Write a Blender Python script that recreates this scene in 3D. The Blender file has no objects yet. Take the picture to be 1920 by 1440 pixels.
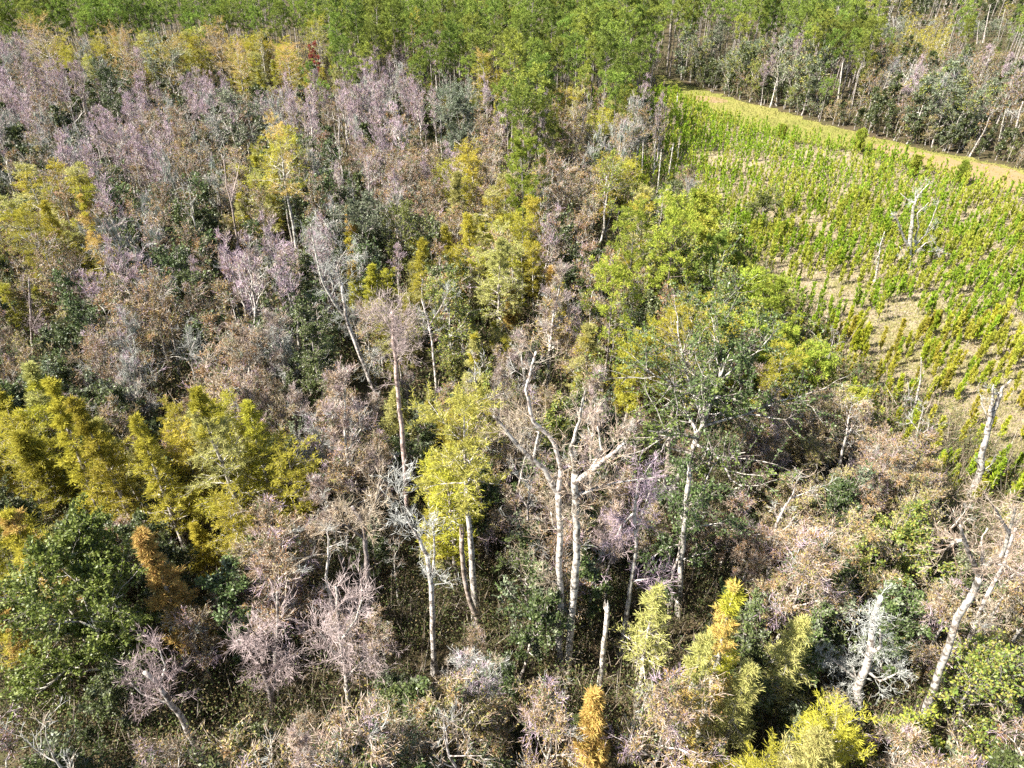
import bpy, math
import numpy as np
from mathutils import Matrix, Vector

S = bpy.context.scene
R = math.radians
# ------------------------------------------------------------------ camera, sky, sun, exposure
CAM_H, PITCH, FPX = 48.0, 35.0, 1333.0          # metres, degrees below the horizon, focal length in px of a 1920 px wide frame
cam_data = bpy.data.cameras.new('camera'); cam = bpy.data.objects.new('camera', cam_data)
S.collection.objects.link(cam)
cam_data.sensor_width = 36.0; cam_data.lens = 36.0 * FPX / 1920.0
cam_data.clip_start = 0.5; cam_data.clip_end = 5000.0
cam.location = (0, 0, CAM_H); cam.rotation_euler = (R(90 - PITCH), 0, 0)
S.camera = cam
SUN_EL, SUN_AZ = 47.0, -108.0                    # azimuth measured clockwise from +Y (the view direction): from the left, a little behind
sd = bpy.data.lights.new('sun', 'SUN'); sun = bpy.data.objects.new('sun', sd); S.collection.objects.link(sun)
sd.energy = 5.0; sd.angle = R(0.53); sd.color = (1.0, 0.95, 0.87)
to_sun = Vector((math.sin(R(SUN_AZ)) * math.cos(R(SUN_EL)), math.cos(R(SUN_AZ)) * math.cos(R(SUN_EL)), math.sin(R(SUN_EL))))
sun.rotation_euler = to_sun.to_track_quat('Z', 'Y').to_euler()
W = bpy.data.worlds.new('World'); S.world = W; W.use_nodes = True
wn = W.node_tree; bg = wn.nodes['Background']
sky = wn.nodes.new('ShaderNodeTexSky'); sky.sky_type = 'NISHITA'; sky.sun_disc = False
sky.sun_elevation = R(SUN_EL); sky.sun_rotation = R(SUN_AZ)
wn.links.new(sky.outputs[0], bg.inputs[0]); bg.inputs[1].default_value = 0.055
S.view_settings.view_transform = 'Standard'; S.view_settings.look = 'None'
S.view_settings.exposure = 1.9; S.view_settings.gamma = 1.0
S.render.engine = 'CYCLES'
S.cycles.max_bounces = 6; S.cycles.diffuse_bounces = 2; S.cycles.transmission_bounces = 3; S.cycles.glossy_bounces = 2
S.cycles.use_denoising = False
S.cycles.sample_clamp_indirect = 4.0

# ------------------------------------------------------------------ where a pixel of the 1920x1440 photograph lies in the world
cp, sp_ = math.cos(R(PITCH)), math.sin(R(PITCH))
def ray(px, py):
    x, y = (px - 960) / FPX, -(py - 720) / FPX
    return np.array([x, cp + y * sp_, -sp_ + y * cp])
def at_z(px, py, z=0.0):
    d = ray(px, py); t = (z - CAM_H) / d[2]
    return np.array([0, 0, CAM_H]) + d * t
def at_y(px, py, Y):
    d = ray(px, py); t = Y / d[1]
    return np.array([0, 0, CAM_H]) + d * t
def project(p):
    x, y, z = p[0], p[1], p[2] - CAM_H
    dep = y * cp - z * sp_; up = y * sp_ + z * cp
    dep = max(dep, 0.1)
    return 960 + FPX * x / dep, 720 - FPX * up / dep, dep

# ------------------------------------------------------------------ materials
def mat(name, stops, rough=0.8, spec=0.2, trans=0.0, noise=None, obj_var=0.25, hue_var=0.02, bump=0.0, transcol=None):
    """stops: colours picked at random per leaf / piece; noise: (scale, colour2, lo, hi) adds real stains or patches"""
    m = bpy.data.materials.new(name); m.use_nodes = True; nt = m.node_tree; n = nt.nodes; L = nt.links
    p = n['Principled BSDF']; out = n['Material Output']
    geo = n.new('ShaderNodeNewGeometry'); ramp = n.new('ShaderNodeValToRGB'); ramp.color_ramp.interpolation = 'LINEAR'
    els = ramp.color_ramp.elements
    while len(els) < len(stops): els.new(0.5)
    for i, c in enumerate(stops):
        els[i].position = i / max(1, len(stops) - 1); els[i].color = (*c, 1)
    L.new(geo.outputs['Random Per Island'], ramp.inputs[0])
    col = ramp.outputs[0]
    if noise:
        tc = n.new('ShaderNodeTexCoord'); tx = n.new('ShaderNodeTexNoise'); tx.inputs['Scale'].default_value = noise[0]
        tx.inputs['Detail'].default_value = 5
        L.new(tc.outputs['Object'], tx.inputs['Vector'])
        mr = n.new('ShaderNodeMapRange'); mr.inputs['From Min'].default_value = noise[2]; mr.inputs['From Max'].default_value = noise[3]
        L.new(tx.outputs['Fac'], mr.inputs['Value'])
        mx = n.new('ShaderNodeMixRGB'); L.new(mr.outputs[0], mx.inputs[0]); L.new(col, mx.inputs[1]); mx.inputs[2].default_value = (*noise[1], 1)
        col = mx.outputs[0]
        if bump:
            b = n.new('ShaderNodeBump'); b.inputs['Strength'].default_value = bump; L.new(tx.outputs['Fac'], b.inputs['Height'])
            L.new(b.outputs[0], p.inputs['Normal'])
    oi = n.new('ShaderNodeObjectInfo'); hs = n.new('ShaderNodeHueSaturation')
    mv = n.new('ShaderNodeMapRange'); mv.inputs['To Min'].default_value = 1 - obj_var; mv.inputs['To Max'].default_value = 1 + obj_var
    mh = n.new('ShaderNodeMapRange'); mh.inputs['To Min'].default_value = 0.5 - hue_var; mh.inputs['To Max'].default_value = 0.5 + hue_var
    ml = n.new('ShaderNodeMath'); ml.operation = 'MULTIPLY'; ml.inputs[1].default_value = 7.31
    fr = n.new('ShaderNodeMath'); fr.operation = 'FRACT'
    L.new(oi.outputs['Random'], mv.inputs['Value']); L.new(oi.outputs['Random'], ml.inputs[0]); L.new(ml.outputs[0], fr.inputs[0])
    L.new(fr.outputs[0], mh.inputs['Value']); L.new(mv.outputs[0], hs.inputs['Value']); L.new(mh.outputs[0], hs.inputs['Hue'])
    L.new(col, hs.inputs['Color']); col = hs.outputs[0]
    L.new(col, p.inputs['Base Color']); p.inputs['Roughness'].default_value = rough
    p.inputs['Specular IOR Level'].default_value = spec
    if trans:
        t = n.new('ShaderNodeBsdfTranslucent'); L.new(col, t.inputs['Color'])
        ms = n.new('ShaderNodeMixShader'); ms.inputs[0].default_value = trans
        L.new(p.outputs[0], ms.inputs[1]); L.new(t.outputs[0], ms.inputs[2]); L.new(ms.outputs[0], out.inputs['Surface'])
    return m
M = dict(
    pale_bark=mat('pale_bark', [(.44, .40, .35), (.58, .54, .48)], noise=(3.0, (.12, .10, .08), .44, .6), obj_var=.25, bump=.7),
    white_wood=mat('white_wood', [(.46, .42, .37), (.60, .56, .50)], noise=(3.4, (.13, .105, .085), .44, .62), obj_var=.2, bump=.8),
    pink_bark=mat('pink_bark', [(.36, .27, .23), (.46, .37, .32)], noise=(2.4, (.12, .09, .07), .46, .62), obj_var=.2, bump=.6),
    grey_bark=mat('grey_bark', [(.24, .21, .18), (.34, .30, .27)], noise=(3.0, (.10, .08, .07), .45, .6), obj_var=.3, bump=.4),
    dark_bark=mat('dark_bark', [(.09, .07, .055), (.14, .11, .09)], noise=(3.0, (.28, .26, .24), .58, .7), obj_var=.3, bump=.4),
    lilac_twig=mat('lilac_twig', [(.17, .11, .13), (.56, .44, .49), (.34, .245, .28), (.50, .385, .435)], obj_var=.2, hue_var=.02),
    rose_twig=mat('rose_twig', [(.16, .11, .10), (.50, .405, .385), (.30, .23, .22), (.42, .335, .32)], obj_var=.15, hue_var=.01),
    tan_twig=mat('tan_twig', [(.13, .085, .055), (.52, .42, .31), (.24, .165, .11), (.58, .50, .40), (.19, .13, .085)], obj_var=.2, hue_var=.012),
    silver_twig=mat('silver_twig', [(.20, .205, .18), (.50, .50, .45), (.30, .30, .28)], obj_var=.2),
    stem_twig=mat('stem_twig', [(.09, .07, .05), (.30, .25, .19), (.17, .13, .09), (.40, .35, .29)], obj_var=0, hue_var=0),
    moss=mat('hanging_moss', [(.20, .22, .18), (.34, .37, .31)], obj_var=.15, trans=.2),
    rust_leaf=mat('rust_leaf', [(.20, .11, .045), (.34, .215, .095), (.25, .15, .065), (.29, .235, .06), (.12, .07, .035)], trans=.25, obj_var=.22, hue_var=.018),
    olive_leaf=mat('olive_leaf', [(.22, .17, .05), (.34, .29, .09), (.16, .17, .04), (.40, .35, .13), (.24, .17, .08)], trans=.25, obj_var=.2, hue_var=.015),
    dark_leaf=mat('dark_leaf', [(.045, .070, .018), (.10, .135, .038), (.065, .09, .028), (.17, .19, .075)], rough=.45, spec=.4, trans=.18, obj_var=.3, hue_var=.02),
    gloss_leaf=mat('gloss_leaf', [(.085, .115, .018), (.14, .17, .03), (.10, .13, .024), (.25, .27, .08)], rough=.45, spec=.35, trans=.25, obj_var=.1),
    sage_leaf=mat('sage_leaf', [(.11, .14, .075), (.20, .225, .13), (.07, .09, .045)], rough=.5, spec=.4, trans=.15, obj_var=.2),
    yellow_leaf=mat('yellow_leaf', [(.30, .27, .025), (.50, .44, .06), (.38, .34, .04), (.25, .25, .035)], trans=.35, obj_var=.18, hue_var=.015),
    pale_yellow_leaf=mat('pale_yellow_leaf', [(.38, .38, .11), (.50, .47, .16), (.28, .29, .08), (.44, .38, .15)], trans=.3, obj_var=.1, hue_var=.01),
    olive_gold=mat('olive_gold_leaf', [(.28, .26, .05), (.44, .41, .09), (.34, .31, .06), (.24, .25, .06)], trans=.3, obj_var=0, hue_var=0),
    orange_leaf=mat('orange_leaf', [(.48, .30, .09), (.55, .40, .13), (.45, .38, .09), (.46, .25, .08)], trans=.3, obj_var=.1, hue_var=.01),
    red_needle=mat('red_needle', [(.22, .07, .04), (.30, .10, .06)], trans=.1),
    pine_needle=mat('pine_needle', [(.12, .17, .025), (.26, .31, .05), (.18, .23, .04), (.08, .11, .03)], trans=.22, obj_var=.35, hue_var=.025),
    bright_needle=mat('bright_needle', [(.17, .23, .025), (.32, .37, .045), (.22, .27, .035), (.42, .38, .07)], trans=.25, obj_var=.22, hue_var=.02),
    young_needle=mat('young_needle', [(.22, .32, .02), (.36, .44, .03), (.46, .46, .05), (.21, .27, .025)], trans=.35, obj_var=.22, hue_var=.03),
    gold_needle=mat('gold_needle', [(.40, .41, .04), (.52, .49, .07), (.32, .34, .035), (.46, .38, .08)], trans=.35, obj_var=.2, hue_var=.02),
    lime_leaf=mat('lime_leaf', [(.24, .32, .04), (.36, .38, .06), (.16, .24, .03), (.40, .36, .07)], trans=.3, obj_var=.15, hue_var=.01),
    green_leaf=mat('green_leaf', [(.10, .15, .025), (.19, .24, .045), (.27, .28, .05), (.30, .23, .06)], rough=.5, spec=.35, trans=.25, obj_var=.2, hue_var=.01),
    litter_leaf=mat('undergrowth_leaf', [(.04, .06, .018), (.08, .11, .03), (.12, .13, .04), (.15, .10, .05), (.06, .07, .03), (.09, .06, .035)], rough=.6, trans=.15, obj_var=0, hue_var=0),
    straw=mat('straw', [(.30, .25, .16), (.25, .245, .08), (.36, .29, .21), (.24, .24, .07), (.33, .22, .16)], trans=.25, obj_var=0, hue_var=0),
    lane_blade=mat('lane_blade', [(.17, .18, .04), (.22, .21, .06), (.26, .22, .09)], trans=.2, obj_var=0, hue_var=0),
)
def ground_mat(name, cols, scales=(0.05, 0.6, 6.0)):
    m = bpy.data.materials.new(name); m.use_nodes = True; nt = m.node_tree; n = nt.nodes; L = nt.links; p = n['Principled BSDF']
    tc = n.new('ShaderNodeTexCoord'); acc = None
    for k, s in enumerate(scales):
        t = n.new('ShaderNodeTexNoise'); t.inputs['Scale'].default_value = s; t.inputs['Detail'].default_value = 6
        t.inputs['Roughness'].default_value = .65; L.new(tc.outputs['Object'], t.inputs['Vector'])
        if acc is None: acc = t.outputs['Fac']
        else:
            a = n.new('ShaderNodeMath'); a.operation = 'ADD'; L.new(acc, a.inputs[0]); L.new(t.outputs['Fac'], a.inputs[1]); acc = a.outputs[0]
    mr = n.new('ShaderNodeMapRange'); k = len(scales) / 2
    mr.inputs['From Min'].default_value = k - .42; mr.inputs['From Max'].default_value = k + .42; L.new(acc, mr.inputs['Value'])
    r = n.new('ShaderNodeValToRGB'); els = r.color_ramp.elements
    while len(els) < len(cols): els.new(.5)
    for i, c in enumerate(cols): els[i].position = i / (len(cols) - 1); els[i].color = (*c, 1)
    L.new(mr.outputs[0], r.inputs[0]); L.new(r.outputs[0], p.inputs['Base Color']); p.inputs['Roughness'].default_value = .95
    p.inputs['Specular IOR Level'].default_value = .1
    b = n.new('ShaderNodeBump'); b.inputs['Strength'].default_value = .5; b.inputs['Distance'].default_value = .1
    L.new(acc, b.inputs['Height']); L.new(b.outputs[0], p.inputs['Normal'])
    return m
M['floor'] = ground_mat('forest_floor', [(.035, .03, .018), (.09, .065, .04), (.05, .05, .02), (.13, .10, .065)])
M['field'] = ground_mat('field_soil', [(.17, .17, .06), (.26, .20, .12), (.19, .19, .06), (.31, .24, .19), (.24, .21, .11), (.32, .25, .20), (.32, .19, .14)], (.045, .25, 2.5))
M['lane'] = ground_mat('lane_grass', [(.17, .175, .04), (.22, .20, .06), (.15, .16, .035), (.25, .21, .09)], (.06, .3, 3.0))
M['sand'] = ground_mat('bare_sand', [(.22, .125, .08), (.30, .19, .12), (.20, .16, .06), (.28, .17, .125), (.33, .24, .18)], (.08, .5, 3.0))

# ------------------------------------------------------------------ mesh helpers (all vectorised)
def nrm(v): return v / np.maximum(np.linalg.norm(v, axis=-1, keepdims=True), 1e-9)
class Geo:
    def __init__(s): s.v = []; s.f = []; s.m = []; s.n = 0
    def add(s, v, f, m=0):
        s.v.append(v); s.f.append(f + s.n); s.m.append(np.full(len(f), m, np.int32)); s.n += len(v)
    def arrays(s):
        if not s.v: return np.zeros((0, 3)), np.zeros((0, 4), int), np.zeros(0, np.int32)
        return np.concatenate(s.v), np.concatenate(s.f), np.concatenate(s.m)
def build_mesh(name, v, f, mats, mi=None, smooth=False):
    me = bpy.data.meshes.new(name)
    me.vertices.add(len(v)); me.vertices.foreach_set('co', np.ascontiguousarray(v, np.float32).ravel())
    me.loops.add(f.size); me.loops.foreach_set('vertex_index', np.ascontiguousarray(f, np.int32).ravel())
    me.polygons.add(len(f)); me.polygons.foreach_set('loop_start', np.arange(0, f.size, 4, dtype=np.int32))
    me.polygons.foreach_set('loop_total', np.full(len(f), 4, np.int32))
    if mi is not None: me.polygons.foreach_set('material_index', mi.astype(np.int32))
    if smooth: me.polygons.foreach_set('use_smooth', np.ones(len(f), bool))
    me.update(calc_edges=True)
    for m in mats: me.materials.append(M[m])
    return me
def tubes(P, Rr, sides):
    """P (N,S,3) centre lines, Rr (N,S) radii -> joined rings"""
    N, K, _ = P.shape
    T = np.empty_like(P); T[:, 1:-1] = P[:, 2:] - P[:, :-2]; T[:, 0] = P[:, 1] - P[:, 0]; T[:, -1] = P[:, -1] - P[:, -2]
    T = nrm(T); mean = nrm(P[:, -1] - P[:, 0]); ref = np.where(np.abs(mean[:, :1]) < .7, np.array([[1., 0, 0]]), np.array([[0, 1., 0]]))[:, None, :]
    A = nrm(np.cross(T, np.broadcast_to(ref, T.shape))); B = np.cross(T, A)
    an = np.arange(sides) * 2 * np.pi / sides
    V = P[:, :, None, :] + Rr[:, :, None, None] * (A[:, :, None, :] * np.cos(an)[None, None, :, None] + B[:, :, None, :] * np.sin(an)[None, None, :, None])
    V = V.reshape(-1, 3)
    i = np.arange(N)[:, None, None] * K * sides; k = np.arange(K - 1)[None, :, None] * sides; j = np.arange(sides)[None, None, :]; j2 = (j + 1) % sides
    F = np.stack([i + k + j, i + k + j2, i + k + sides + j2, i + k + sides + j], -1).reshape(-1, 4)
    return V, F
def cards(rng, P, D, L, Wd, flat=0.0):
    """leaf-shaped diamonds from P along D"""
    n = len(P); D = nrm(D); r = rng.normal(size=(n, 3))
    up = np.array([[0, 0, 1.]]); r = r * (1 - flat) + np.cross(D, np.broadcast_to(up, D.shape)) * flat * np.sign(rng.normal(size=(n, 1)))
    Sd = nrm(r - D * np.sum(r * D, 1, keepdims=True))
    L = np.broadcast_to(L, (n,))[:, None]; Wd = np.broadcast_to(Wd, (n,))[:, None]
    Nn = np.cross(D, Sd)
    V = np.stack([P, P + D * L * .5 + Sd * Wd * .5 + Nn * Wd * .12, P + D * L, P + D * L * .5 - Sd * Wd * .5 + Nn * Wd * .12], 1).reshape(-1, 3)
    F = (np.arange(n)[:, None] * 4 + np.arange(4)[None, :])
    return V, F
def spawn(rng, P, Rr, idx, t, ang, L, K, wob=.12, up=.05, rr=.6, tip=.25, perp=None):
    """grow one child line per (idx, t) from parents P (N,S,3)"""
    S0 = P.shape[1] - 1; x = np.clip(t, 0, .999) * S0; k = x.astype(int); fr = (x - k)[:, None]
    a = P[idx, k]; b = P[idx, k + 1]; st = a + (b - a) * fr; T = nrm(b - a)
    r0 = (Rr[idx, k] * (1 - fr[:, 0]) + Rr[idx, k + 1] * fr[:, 0])
    if perp is None: perp = rng.normal(size=st.shape)
    perp = nrm(perp - T * np.sum(perp * T, 1, keepdims=True))
    d = nrm(T * np.cos(ang)[:, None] + perp * np.sin(ang)[:, None])
    pts = [st]; step = (L / K)[:, None]
    for _ in range(K):
        d = nrm(d + rng.normal(size=d.shape) * wob + np.array([0, 0, up])); pts.append(pts[-1] + d * step)
    Q = np.stack(pts, 1); rad = np.minimum(r0 * rr, L * .026 + .006)
    Rq = rad[:, None] * np.linspace(1, tip, K + 1)[None, :]
    return Q, Rq
def along(rng, P, n_per, lo=0., hi=1.):
    """n_per random points on each line, with direction"""
    N, S1, _ = P.shape; idx = np.repeat(np.arange(N), n_per); t = rng.uniform(lo, hi, len(idx))
    x = np.clip(t, 0, .999) * (S1 - 1); k = x.astype(int); fr = (x - k)[:, None]
    a = P[idx, k]; b = P[idx, k + 1]
    return a + (b - a) * fr, nrm(b - a), idx, t
def trunk_line(rng, H, r, lean=.03, wob=.03, K=9, top=.25):
    z = np.linspace(0, H, K); d = rng.normal(size=2) * lean; off = np.cumsum(rng.normal(size=(K, 2)) * wob * H / K, 0); off -= off[0]
    P = np.column_stack([off[:, 0] + d[0] * z, off[:, 1] + d[1] * z, z])[None]
    u = np.linspace(0, 1, K); Rr = r * (1 - u) ** .8 * (1 - top) + r * top * (1 - u * .7); Rr[0] *= 1.35
    return P, Rr[None]

# every builder returns {part name: (geo, [materials], smooth)}
def parts_of(wood, twig, leaf, names=('trunk', 'branches', 'crown'), mats=(['grey_bark'], ['tan_twig'], ['rust_leaf'])):
    out = {}
    for g, nm, ms, sm in zip((wood, twig, leaf), names, mats, (True, False, False)):
        if g is not None and g.v: out[nm] = (g, ms, sm)
    return out
def pick(rng, n, table):
    """table {material: weight} -> list of materials, index per item"""
    ks = list(table); w = np.array([table[k] for k in ks], float); return ks, rng.choice(len(ks), n, p=w / w.sum())
def deciduous(rng, H, Wd, lod, clear=.4, twig='tan_twig', bark='grey_bark', leaf=None, leaves=0, lsize=.16, upright=.1, twigs=1.0, forks=1,
              moss=0, dense=1.0, tw=1.0, base_r=None, trunk=None):
    """a broad branching tree: trunk, limbs, boughs, fine twigs, leaves; twig and leaf may be {material: weight}, chosen bough by bough ('' = bare bough)"""
    q = (1.0, .55, .22)[lod]; fat = (1.0, 1.35, 2.0)[lod] * tw
    twig = twig if isinstance(twig, dict) else {twig: 1}; leaf = leaf if isinstance(leaf, dict) else {leaf: 1}
    wood, tg, lf = Geo(), Geo(), Geo()
    if trunk is None: P, Rr = trunk_line(rng, H * .93, base_r or (.05 + H * .010), lean=.07, wob=.10)
    else: P, Rr = trunk
    wood.add(*tubes(P, Rr, (8, 6, 4)[lod]))
    n1 = int((13 if lod < 2 else 9) * dense)
    t = clear + (1 - clear) * np.linspace(.02, .97, n1) + rng.normal(size=n1) * .03; u = (t - clear) / (1 - clear)
    L1 = Wd * .5 * (.65 + .5 * np.sin(np.pi * np.clip(u * .9 + .1, 0, 1))) * rng.uniform(.5, 1.4, n1)
    ang = np.radians(68 - 38 * u) * rng.uniform(.75, 1.2, n1)
    a = np.arange(n1) * 2.4 + rng.uniform(0, 6.3); perp = np.column_stack([np.cos(a), np.sin(a), np.zeros(n1)])
    Q1, R1 = spawn(rng, P, Rr, np.zeros(n1, int), t, ang, L1, 5, .18, upright, .66, .35, perp)
    wood.add(*tubes(Q1, R1, (5, 4, 3)[lod]))
    k2 = int((7 if lod < 2 else 4) * dense); i2 = np.repeat(np.arange(n1), k2); t2 = rng.uniform(.25, .98, len(i2))
    Q2, R2 = spawn(rng, Q1, R1, i2, t2, np.radians(rng.uniform(25, 60, len(i2))), L1[i2] * rng.uniform(.3, .7, len(i2)), 4, .22, upright, .75, .3)
    wood.add(*tubes(Q2, np.maximum(R2, .012) * fat, 3))
    tm, ti = pick(rng, len(i2), twig); lm, li = pick(rng, len(i2), leaf)
    k3 = max(2, int(9 * q * twigs)); i3 = np.repeat(np.arange(len(i2)), k3); t3 = rng.uniform(.1, 1, len(i3))
    Q3, R3 = spawn(rng, Q2, R2, i3, t3, np.radians(rng.uniform(20, 70, len(i3))), np.linalg.norm(Q2[i3, -1] - Q2[i3, 0], axis=1) * rng.uniform(.3, .8, len(i3)), 2, .22, upright, .9, .4)
    v, f = tubes(Q3, np.maximum(R3, .009) * fat, 3); tg.add(v, f); tg.m = [np.repeat(ti[i3], 6).astype(np.int32)]
    k4 = int(5 * q * twigs)
    if k4:
        i4 = np.repeat(np.arange(len(i3)), k4); t4 = rng.uniform(.1, 1, len(i4))
        Q4, R4 = spawn(rng, Q3, R3, i4, t4, np.radians(rng.uniform(20, 70, len(i4))), rng.uniform(.2, .55, len(i4)), 2, .2, upright, .9, .5)
        D = Q4[:, -1] - Q4[:, 0]
        tg.add(*cards(rng, Q4[:, 0], D, np.linalg.norm(D, axis=1), .022 * fat)); tg.m[-1] = ti[i3[i4]].astype(np.int32)
    if leaves:
        pp, dd, ii, _ = along(rng, Q3, max(1, int(round(leaves * (1, .8, .75)[lod]))), .2, 1)
        big = (1, 1.4, 2.3)[lod]; mi = li[i2_of(i3, ii)]
        ok = np.array([x != '' for x in lm])[mi]; pp, dd, mi = pp[ok], dd[ok], mi[ok]
        pp = pp + rng.normal(size=pp.shape) * .08 * big
        lf.add(*cards(rng, pp, dd * .4 + rng.normal(size=pp.shape), lsize * big * rng.uniform(.6, 1.3, len(pp)), lsize * .6 * big)); lf.m = [mi.astype(np.int32)]
    if moss:
        pp, dd, _, _ = along(rng, Q2, int(moss), .1, 1)
        lf.add(*cards(rng, pp, np.tile([0, 0, -1.], (len(pp), 1)) + rng.normal(size=pp.shape) * .12, rng.uniform(.4, 1.3, len(pp)), .07 * fat))
    lms = [x or 'rust_leaf' for x in lm] if leaves else ['moss']
    return parts_of(wood, tg, lf, mats=([bark], tm, lms))
def i2_of(i3, ii): return i3[ii]
def cypress(rng, H, Wd, lod, leaf='yellow_leaf', flat=False, clear=.35, bark='pale_bark', mix=None, dens=1.0):
    q = (1.0, .6, .3)[lod]; big = (1.0, 1.35, 2.0)[lod]
    wood, lf = Geo(), Geo()
    P, Rr = trunk_line(rng, H, .06 + H * .012, lean=.03, wob=.05); wood.add(*tubes(P, Rr, (8, 6, 4)[lod]))
    n1 = int((34, 28, 16)[lod] * (1 - clear) * 1.75)
    t = clear + (1 - clear) * np.linspace(0, .985, n1); u = (t - clear) / (1 - clear)
    prof = (.45 + .6 * np.sin(np.pi * np.clip(.12 + .72 * u, 0, 1))) if flat else (1 - u) ** .85 * 1.0 + .07
    L1 = Wd * .5 * prof * rng.uniform(.5, 1.25, n1)
    ang = np.radians((80 - 25 * u) if flat else (88 - 45 * u)) * rng.uniform(.85, 1.1, n1)
    a = np.arange(n1) * 2.4 + rng.uniform(0, 6.3); perp = np.column_stack([np.cos(a), np.sin(a), np.zeros(n1)])
    Q1, R1 = spawn(rng, P, Rr, np.zeros(n1, int), t, ang, L1, 5, .12, .03, .5, .3, perp); wood.add(*tubes(Q1, R1, 4 if lod < 2 else 3))
    k2 = 10 if lod < 2 else 6; i2 = np.repeat(np.arange(n1), k2); t2 = rng.uniform(.15, 1, len(i2))
    pr = rng.normal(size=(len(i2), 3)); pr[:, 2] *= .15
    Q2, R2 = spawn(rng, Q1, R1, i2, t2, np.radians(rng.uniform(30, 65, len(i2))), np.maximum(L1[i2] * rng.uniform(.3, .6, len(i2)), .35), 3, .15, .0, .8, .3, pr)
    wood.add(*tubes(Q2, R2, 3))
    pp, dd, ii, tt = along(rng, Q2, max(3, int(34 * q * dens)), .0, 1)
    thick = rng.uniform(size=len(i2)) * .6 + rng.uniform(size=n1)[i2] * .6; kp = rng.uniform(size=len(pp)) < np.clip(thick[ii] * 1.5, .08, 1); pp, dd, ii = pp[kp], dd[kp], ii[kp]
    side = rng.normal(size=pp.shape); side[:, 2] = side[:, 2] * .35 + .12
    lf.add(*cards(rng, pp + rng.normal(size=pp.shape) * .06, dd * .7 + side * .8, .36 * big ** .5 * rng.uniform(.5, 1.3, len(pp)), .036 * big * 1.25, .3))
    v, f, m = lf.arrays(); mats = [leaf]
    if mix:                                     # whole sprays turned a second colour
        mats = [leaf, mix]; hue = rng.uniform(size=n1)
        band = np.convolve(np.concatenate([hue, hue[:4]]), np.ones(5) / 5, 'valid')[:n1]; m = (band[i2[ii]] > .47).astype(np.int32)
        g = Geo(); g.v = [v]; g.f = [f]; g.m = [m]; g.n = len(v); lf = g
    return {'trunk': (wood, [bark], True), 'crown': (lf, mats, False)}
def pine(rng, H, Wd, lod, leaf='pine_needle', clear=.55, bark='grey_bark', up=.25, dens=1.0):
    big = (1.0, 1.5, 2.4)[lod]
    wood, lf = Geo(), Geo()
    P, Rr = trunk_line(rng, H, .05 + H * .0085, lean=.02, wob=.03); wood.add(*tubes(P, Rr, (7, 5, 3)[lod]))
    n1 = (30, 22, 11)[lod]; t = clear + (1 - clear) * np.linspace(0, .97, n1) ** .9; u = (t - clear) / (1 - clear)
    L1 = Wd * .5 * (.45 + .75 * np.sin(np.pi * np.clip(.1 + .8 * u, 0, 1))) * rng.uniform(.55, 1.2, n1)
    ang = np.radians(85 - 45 * u) * rng.uniform(.85, 1.1, n1)
    a = np.arange(n1) * 2.4 + rng.uniform(0, 6.3); perp = np.column_stack([np.cos(a), np.sin(a), np.zeros(n1)])
    Q1, R1 = spawn(rng, P, Rr, np.zeros(n1, int), t, ang, L1, 4, .12, up * .4, .45, .35, perp); wood.add(*tubes(Q1, R1, 3))
    k2 = (6, 4, 3)[lod]; i2 = np.repeat(np.arange(n1), k2); t2 = rng.uniform(.3, 1, len(i2))
    Q2, R2 = spawn(rng, Q1, R1, i2, t2, np.radians(rng.uniform(25, 60, len(i2))), np.maximum(L1[i2] * rng.uniform(.2, .45, len(i2)), .3), 2, .12, up, .7, .4)
    if lod < 2: wood.add(*tubes(Q2, R2, 3))
    tips = np.concatenate([Q2[:, -1], Q1[:, -1]]); dr = np.concatenate([Q2[:, -1] - Q2[:, 1], Q1[:, -1] - Q1[:, -2]])
    nn = int((46, 30, 17)[lod] * dens); pp = np.repeat(tips, nn, 0); dd = nrm(np.repeat(dr, nn, 0))
    r = rng.normal(size=pp.shape)
    lf.add(*cards(rng, pp + r * .05, dd * .5 + nrm(r) + np.array([0, 0, .15]), .42 * rng.uniform(.6, 1.2, len(pp)) * big ** .5, .04 * big * 1.5))
    return {'trunk': (wood, [bark], True), 'crown': (lf, [leaf], False)}
def sapling(rng, H, lod, leaf='young_needle'):
    wood, lf = Geo(), Geo(); big = (1.0, 1.5, 2.1)[lod]
    P, Rr = trunk_line(rng, H, .035, lean=.05, wob=.05, K=4); wood.add(*tubes(P, Rr, 3))
    n1 = (16, 10, 5)[lod]; t = np.linspace(.15, .95, n1); L1 = H * .21 * (1.15 - t) * rng.uniform(.6, 1.2, n1) + .08
    a = np.arange(n1) * 2.4 + rng.uniform(0, 6.3); perp = np.column_stack([np.cos(a), np.sin(a), np.zeros(n1)])
    Q1, R1 = spawn(rng, P, Rr, np.zeros(n1, int), t, np.radians(rng.uniform(25, 55, n1)), L1, 3, .08, .35, .5, .4, perp)
    if lod < 2: wood.add(*tubes(Q1, R1, 3))
    A = np.concatenate([Q1, P[:, :4]]) if P.shape[1] == 4 else Q1
    pp, dd, _, _ = along(rng, A, (46, 22, 10)[lod], .1, 1)
    lf.add(*cards(rng, pp, dd * .9 + rng.normal(size=pp.shape) * .42 + np.array([0, 0, .6]), .26 * big ** .6 * rng.uniform(.7, 1.3, len(pp)), .05 * big * 1.2))
    return {'trunk': (wood, ['grey_bark'], True), 'crown': (lf, [leaf], False)}

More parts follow.
